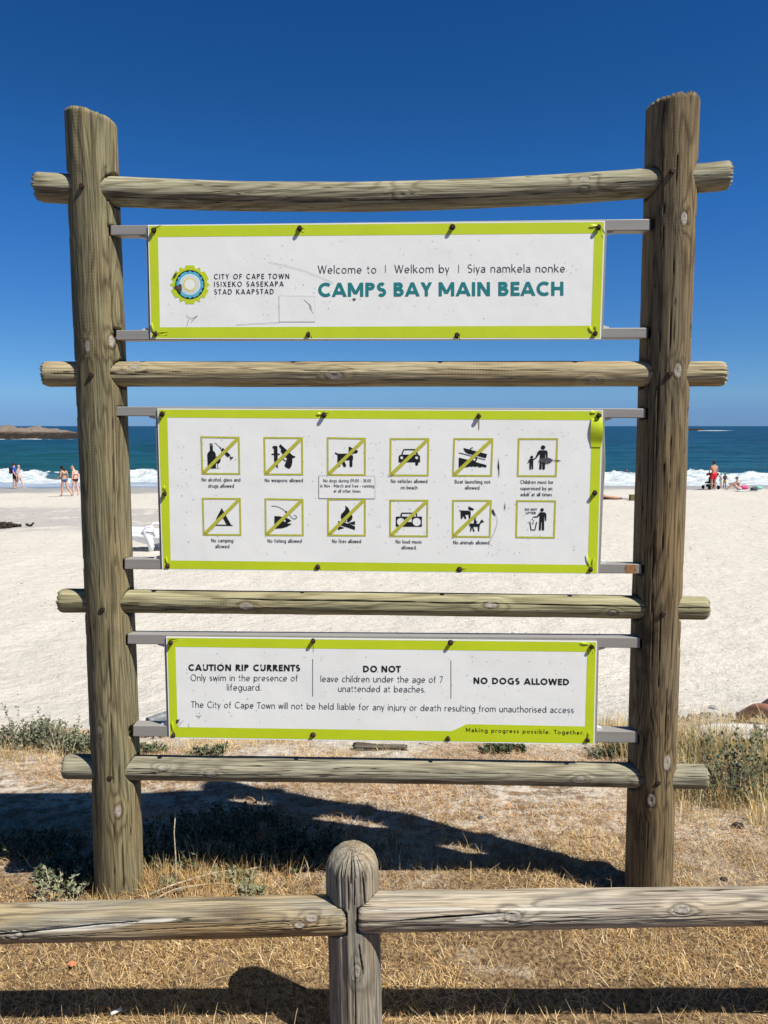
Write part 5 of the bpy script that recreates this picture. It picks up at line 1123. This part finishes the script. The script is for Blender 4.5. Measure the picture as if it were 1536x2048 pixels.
    if hair:
        hm, style = hair; cr = hc+up*.05*s-fw*.018*s; mb = MB().ball(cr, (.098*s, .105*s, .092*s), 14, 9)
        mb.v = [v_ for v_ in mb.v]
        if style == 'bun': mb.ball(cr-fw*.06*s+up*.085*s, .042*s, 8, 6)
        if style == 'long': mb.tube([cr-fw*.05*s, cr-fw*.10*s-up*.10*s, cr-fw*.10*s-up*.22*s, cr-fw*.08*s-up*.30*s], [.075*s, .07*s, .05*s, .015*s], 8)
        if style == 'cap': mb.tube([cr+fw*.02*s+up*.01*s, cr+fw*.17*s-up*.0*s], [.07*s, .055*s], 8)
        if style == 'hat': mb.tube([cr+up*.0*s-up*.006*s, cr+up*.008*s], [.18*s, .17*s], 14)
        mb.build('hat' if style in ('hat', 'cap') else 'hair', hm, root, True)
    return root
EYEM = simple('eye_dark', (.02, .02, .02), .2)
SK1 = simple('tanned_skin', (.50, .27, .17), .5, .1, 20); SK2 = simple('fair_skin', (.62, .38, .29), .5, .1, 20); SK3 = simple('brown_skin', (.16, .085, .055), .5, .1, 20); SK4 = simple('reddened_skin', (.30, .145, .10), .45, .15, 20)
CL = lambda n_, c: simple(n_, c, .85, .15, 15)
SHORT = ('pelvis', ('pelvis', 'waist', .85), 'hil', ('hil', 'knl', .72), 'hir', ('hir', 'knr', .72)); SHE = [(0, 1), (0, 2), (2, 3), (0, 4), (4, 5)]
BRIEF = ('pelvis', ('pelvis', 'waist', .25), ('pelvis', 'hil', .9), ('pelvis', 'hir', .9)); BRE = [(0, 1), (0, 2), (0, 3)]
SHIRT = ('chest', 'waist', ('waist', 'pelvis', .85), 'shl', ('shl', 'ell', .6), 'shr', ('shr', 'elr', .6), ('chest', 'neck', .6)); STE = [(0, 1), (1, 2), (0, 3), (3, 4), (0, 5), (5, 6), (0, 7)]
TOP = ('chest', ('chest', 'waist', .45)); TOE = [(0, 1)]
DRESS = ('chest', 'waist', 'pelvis', ('hil', 'knl', .6), ('hir', 'knr', .6), ('chest', 'neck', .5)); DRE = [(0, 1), (1, 2), (2, 3), (2, 4), (0, 5)]
def walk(a): # a: stride
    return dict(knl=(-.10, .05+a*.25, .50), anl=(-.10, a*.62, .09), tol=(-.11, a*.62+.15, .04), knr=(.10, -.02-a*.15, .50), anr=(.10, -a*.72, .13), tor=(.11, -a*.72+.12, .04))
DKH = simple('dark_hair', (.012, .010, .010), .5); BLH = simple('blond_hair', (.32, .20, .10), .5); BRH = simple('brown_hair', (.05, .03, .02), .5)
p = person(30, 977.5, 1.80, R(-75), SK1, 'man in a blue t-shirt and black shorts with a backpack walking by the water', dict(walk(.10), wrl=(-.22, .16, .90), wrr=(.25, .14, .88)),
       [('shorts', SHORT, SHE, 1.14, CL('black_cloth', (.012, .012, .014))), ('t_shirt', SHIRT, STE, 1.14, CL('blue_cloth', (.018, .10, .50)))], (DKH, 'cap'))
MB().box((0, -.22, 1.25), (.30, .17, .46)).build('backpack', CL('black_nylon', (.012, .012, .013)), p).modifiers.new('b', 'BEVEL').width = .05
person(39, 977.5, 1.66, R(-80), SK2, 'woman in a pale dress walking beside the man in the blue t-shirt', dict(walk(.42), wrl=(-.20, .12, .95)), [('dress', DRESS, DRE, 1.16, CL('pale_cloth', (.52, .48, .50)))], (simple('grey_blond_hair', (.38, .33, .27)), 'plain'), fem=True)
bow = dict(neck=(0, .07, 1.45), head=(0, .16, 1.53), crown=(0, .19, 1.62))
person(130, 993.5, 1.68, R(62), SK1, 'dark haired woman in a blue bikini looking down as she walks', dict(walk(.20), **bow, ell=(-.24, .02, 1.12), wrl=(-.20, .26, 1.02), anr=(.10, -.42, .16), tor=(.10, -.36, .04), knr=(.10, -.12, .50)),
       [('bikini_bottom', BRIEF, BRE, 1.75, CL('navy_blue_cloth', (.03, .10, .22))), ('bikini_top', TOP, TOE, 1.22, CL('teal_blue_cloth', (.06, .14, .20)))], (DKH, 'long'), fem=True)
person(152, 992.5, 1.70, R(70), SK2, 'fair haired woman in a pink top with her hair in a bun', dict(walk(.14), **bow), [('bikini_bottom', BRIEF, BRE, 1.6, CL('dark_red_cloth', (.05, .015, .02))), ('bikini_top', TOP, TOE, 1.24, CL('pink_cloth', (.75, .36, .46)))], (BLH, 'bun'), fem=True)
person(1398, 966, 1.02, R(-60), SK1, 'boy in dark trunks running at the water edge', dict(walk(.5), wrl=(-.16, .30, 1.0), wrr=(.16, .26, 1.05)), [('shorts', SHORT, SHE, 1.35, CL('dark_grey_cloth', (.02, .022, .025)))], (DKH, 'plain'))
pm_ = person(1426, 980, 1.82, R(4), SK1, 'man in bright red swim shorts standing with his back to the camera', dict(ell=(-.25, .04, 1.14), wrl=(-.22, .20, .95), elr=(.25, .04, 1.14), wrr=(.22, .20, .95)), [('shorts', SHORT, SHE, 1.26, CL('red_cloth', (.80, .035, .045)))], (DKH, 'plain'))
person(1441.5, 976, 1.02, R(30), SK2, 'child in a white shirt and bright green sun hat beside the red shorts', dict(), [('t_shirt', SHIRT, STE, 1.55, CL('white_lilac_cloth', (.62, .58, .64))), ('shorts', SHORT, SHE, 1.12, CL('white_cloth', (.6, .58, .55)))], (CL('green_hat_cloth', (.05, .50, .30)), 'hat'))
person(1449, 977.5, 1.0, R(150), SK3, 'small child in yellow shorts holding hands to the chest', dict(wrl=(-.05, .16, 1.20), wrr=(.05, .16, 1.22)), [('shorts', SHORT, SHE, 1.4, CL('yellow_cloth', (.62, .45, .10)))], (DKH, 'plain'))
sit = dict(pelvis=(0, 0, .13), waist=(0, .02, .28), chest=(0, .07, .46), neck=(0, .12, .62), head=(0, .16, .73), crown=(0, .17, .82), shl=(-.17, .08, .56), shr=(.17, .08, .56), ell=(-.20, .28, .42), elr=(.20, .26, .44), wrl=(-.14, .50, .40), wrr=(.14, .50, .42),
           hil=(-.09, .03, .11), hir=(.09, .03, .11), knl=(-.12, .42, .42), knr=(.12, .40, .36), anl=(-.12, .74, .06), anr=(.12, .70, .06), tol=(-.12, .88, .03), tor=(.12, .84, .03))
person(1478, 980.5, 1.70, R(80), SK2, 'woman in a grey hat sitting on the sand with her knees drawn up', sit, [('bikini_bottom', BRIEF, BRE, 1.7, CL('pale_blue_cloth', (.45, .45, .55))), ('bikini_top', TOP, TOE, 1.22, CL('grey_striped_cloth', (.22, .24, .27)))], (simple('grey_hat_straw', (.16, .15, .13)), 'hat'), fem=True)
sw = person(1253, 957, 1.65, R(-30), SK4, 'swimmer with a red cap in the water behind the breaking wave', dict(ell=(-.42, .2, 1.5), wrl=(-.6, .4, 1.58)), [('rash_vest', SHIRT, STE, 1.12, CL('red_vest_cloth', (.60, .06, .08)))], (CL('red_cap_rubber', (.70, .05, .06)), 'plain'), Y=66.5, pos=Vector((at(1253, 950, 66.5).x, 66.5, SEAZ-.98)))
# lying sunbather far off, her towel and the little box
lie = dict(pelvis=(0, 0, .10), waist=(0, .15, .10), chest=(0, .35, .12), neck=(0, .52, .13), head=(0, .64, .14), crown=(0, .73, .14), shl=(-.17, .45, .12), shr=(.17, .45, .12), ell=(-.30, .60, .05), elr=(.30, .60, .05), wrl=(-.14, .80, .05), wrr=(.14, .80, .05),
           hil=(-.09, -.05, .10), hir=(.09, -.05, .10), knl=(-.11, -.46, .08), knr=(.11, -.46, .08), anl=(-.11, -.88, .06), anr=(.12, -.88, .06), tol=(-.13, -.98, .10), tor=(.14, -.98, .10))
g = ground_at(1203, 998)
person(0, 0, 1.66, R(60), SK1, 'sunbather lying on the sand beside the right edge of the middle board', lie, [('bikini_bottom', BRIEF, BRE, 1.4, CL('purple_cloth', (.06, .03, .06)))], (BRH, 'plain'), fem=True, pos=Vector((g.x, g.y, g.z+.02)))
def drape(name, x, y, rz, w, l, mat, label, cat, seed, h=.03):
    nx, ny = 22, 14; u, v_ = np.meshgrid(np.linspace(-.5, .5, nx)*w, np.linspace(-.5, .5, ny)*l); c, s_ = math.cos(rz), math.sin(rz)
    X, Y = x+u*c-v_*s_, y+u*s_+v_*c; Z = ground_z(X, Y)+.015+h*fbm(u*7/max(w, .5)*w, v_*8, 0, seed, 3)
    o = npmesh(name, np.stack([X, Y, Z], -1).reshape(-1, 3), grid_faces(ny, nx), mat); m = o.modifiers.new('thick', 'SOLIDIFY'); m.thickness = .006; m.offset = 1
    return tag(o, label, cat)
drape('beach_towel', g.x+.1, g.y, R(20), 1.9, .8, CL('dark_plum_towel', (.05, .035, .05)), 'dark towel under the sunbather beside the middle board', 'towel', 3)
g2 = ground_at(1268, 1001); mb = MB().box((0, 0, .13), (.42, .26, .24)).box((0, 0, .262), (.44, .28, .03)); o = mb.build('cool_box', CL('ochre_and_black_plastic', (.16, .13, .05))); o.location = (g2.x, g2.y, g2.z); o.modifiers.new('b', 'BEVEL').width = .03; tag(o, 'small dark and ochre box on the sand just left of the right post', 'cool box')
g3 = ground_at(1240, 998); drape('beach_towel', g3.x, g3.y, R(-12), 1.5, .35, CL('pale_grey_towel', (.45, .44, .46)), 'long pale grey towel between the sunbather and the box', 'towel', 4, .12)
# pushchair
g = ground_at(1424, 979); root = empty('pushchair', (g.x+.10, g.y+.40, gz(g.x, g.y+.40)), R(14), 'black pushchair standing in front of the man in red shorts', 'pushchair'); BK = CL('black_frame_paint', (.012, .012, .013))
for x_ in (-.33, .33):
    for y_ in (-.28, .34):
        w = MB(); w.tube([(x_+.02*(1 if x_ > 0 else -1), y_, .13), (x_-.02*(1 if x_ > 0 else -1), y_, .13)], .13, 14); w.build('wheel', BK, root)
    MB().tube([(x_, .34, .13), (x_*.9, .0, .55), (x_*.8, -.30, 1.0), (x_*.6, -.38, 1.03)], .016, 6).build('frame_tube', BK, root); MB().tube([(x_, -.28, .13), (x_*.9, .0, .55)], .016, 6).build('frame_tube', BK, root)
MB().tube([(-.22, -.38, 1.03), (.22, -.38, 1.03)], .018, 6).build('handle', BK, root)
s_ = MB().box((0, .06, .42), (.50, .46, .08)).box((0, -.12, .66), (.50, .08, .50), Matrix.Rotation(R(18), 3, 'X')); s_.build('seat', BK, root)
hd = MB()
for i in range(7):
    a = R(20+i*22); hd.v += [Vector((-.27, -.1+.30*math.cos(a), .78+.28*math.sin(a))), Vector((.27, -.1+.30*math.cos(a), .78+.28*math.sin(a)))]
    if i: b = 2*i; hd.f.append((b-2, b-1, b+1, b))
hd.build('hood', BK, root).modifiers.new('t', 'SOLIDIFY').thickness = .02
MB().box((0, .02, .24), (.44, .40, .16)).build('basket', BK, root)
def bag(px, py, s, mat, label, name='beach_bag', cat='bag'):
    g = ground_at(px, py); mb = MB().ball((0, 0, s*.45), (s, s*.6, s*.55), 12, 8)
    r = random.Random(int(px))
    for v_ in mb.v: v_ *= 1+r.uniform(-.1, .1)
    a = mb.build(name, mat, None, True); a.location = (g.x, g.y, g.z); MB().tube([(-s*.5, 0, s*.8), (-s*.3, 0, s*1.3), (s*.3, 0, s*1.3), (s*.5, 0, s*.8)], s*.06, 5).build('bag_handle', mat, a); return tag(a, label, cat)
bag(1488, 979, .26, CL('hot_pink_cloth', (.62, .08, .22)), 'pink beach bag beside the seated woman'); bag(1508, 982, .22, CL('dark_bag_cloth', (.05, .06, .06)), 'dark bag on the sand right of the pink bag'); bag(1518, 979, .22, CL('mint_cloth', (.20, .50, .42)), 'mint green bag nearest the right edge of the photo')
g = ground_at(1492, 982); drape('beach_towel', g.x, g.y-.05, 0, 1.3, .6, CL('white_towelling', (.62, .60, .62)), 'pale towel under the pink bag beside the seated woman', 'towel', 6)

# ---- near sunbather on a white towel at the right edge: only the lower legs reach into the picture
g = ground_at(1488, 1437); dirn = Vector((.60, -.80, 0))
heel = Vector((g.x+.02, g.y, gz(g.x+.05, g.y)))
prone = dict(lie, knl=(-.10, -.46, .13), knr=(.10, -.46, .13), anl=(-.12, -.88, .17), anr=(.12, -.88, .17), tol=(-.15, -1.00, .06), tor=(.15, -1.00, .06))
def yrot(d): return math.atan2(-d.x, d.y)
rz = yrot(dirn); side = Vector((math.cos(rz), math.sin(rz), 0)); ctr = heel + dirn*.88*.98 + side*.10
person(0, 0, 1.72, rz, SK4, 'person lying face down on a white towel, lower legs at the right edge', prone, [('shorts', SHORT, SHE, 1.12, CL('black_swim_cloth', (.015, .015, .017)))], (BRH, 'plain'), pos=Vector((ctr.x+.16, ctr.y-.04, gz(heel.x, heel.y)-.03)), fat=1.15)
gt_ = ground_at(1560, 1478); drape('beach_towel', gt_.x+.15, gt_.y-.02, R(-20), 1.2, .42, CL('white_beach_towel', (.80, .80, .82)), 'white towel with a yellow hem at the right edge beyond the dry grass', 'towel', 8, .05)
drape('beach_towel', gt_.x+.17, gt_.y-.24, R(-20), 1.2, .07, CL('yellow_hem', (.65, .40, .06)), 'yellow and orange cloth edge in front of the white towel', 'towel', 9, .04)
rb = MB(); rr = random.Random(4)
for i in range(70):
    x_, y_ = g.x+rr.uniform(-.36, .28), g.y+rr.uniform(.04, .22); rb.ball((x_, y_, gz(x_, y_)+.005), rr.uniform(.008, .022), 5, 4)
o = rb.build('gravel', simple('pale_beach_pebbles', (.33, .30, .27), .9, .5, 30)); o['kind'] = 'stuff'

# ---- white plastic sun lounger
g = ground_at(302, 1099); root = empty('sun_lounger', (g.x, g.y, gz(g.x, g.y)), R(4), 'white plastic sun lounger standing on the sand behind the left post', 'sun lounger'); WP = simple('white_plastic', (.80, .81, .83), .35, .04, 5)
nx, ny = 60, 10; V = []
for i in range(nx):
    x_ = -1.0+2.0*i/(nx-1); zt_ = .36+.030*math.cos((x_+.55)*3.4)+(.10*max(0, x_-.35))
    for k in range(ny): yy = -.30+.60*k/(ny-1); V.append((x_, yy, zt_-.03*math.cos(yy*5)+.02))
o = npmesh('bed', np.array(V), grid_faces(nx, ny), WP, root); m = o.modifiers.new('t', 'SOLIDIFY'); m.thickness = .055; m.offset = -1
for y_ in (-.30, .30):
    MB().tube([(x_, y_, .33+.030*math.cos((x_+.55)*3.4)+(.10*max(0, x_-.35))) for x_ in np.linspace(-1, 1, 24)], .038, 8).build('side_rim', WP, root, True)
    sk = MB()
    for i, x_ in enumerate(np.linspace(-1, 1, 30)):
        zc = .35+.030*math.cos((x_+.55)*3.4)+(.10*max(0, x_-.35)); lo = zc-.15-.035*math.cos(x_*7.5)
        sk.v += [Vector((x_, y_, zc+.03)), Vector((x_, y_, lo)), Vector((x_, y_*.9, zc+.03)), Vector((x_, y_*.9, lo))]
        if i: b = 4*i; sk.f += [(b-4, b-3, b+1, b), (b-2, b+2, b+3, b-1), (b-3, b-1, b+3, b+1), (b-4, b, b+2, b-2)]
    sk.build('skirt', WP, root, True)
    MB().tube([(-.03, y_*1.05, .30), (-.06, y_*1.08, .46), (.0, y_*1.1, .52), (.09, y_*1.1, .525), (.15, y_*1.08, .46), (.16, y_*1.05, .33)], [.034, .028, .026, .026, .026, .03], 8).build('armrest', WP, root, True)
    for x_ in (-.82, .05, .82): MB().tube([(x_, y_*.95, .34), (x_+.01, y_*.93, .16), (x_+.02, y_*.92, -.02)], [.085, .065, .045], 10).build('leg', WP, root, True)
for i in range(9):
    x_ = -.85+.2*i; MB().box((x_, 0, .445+.030*math.cos((x_+.55)*3.4)+(.10*max(0, x_-.35))-.068), (.11, .5, .012)).build('slat', WP, root)
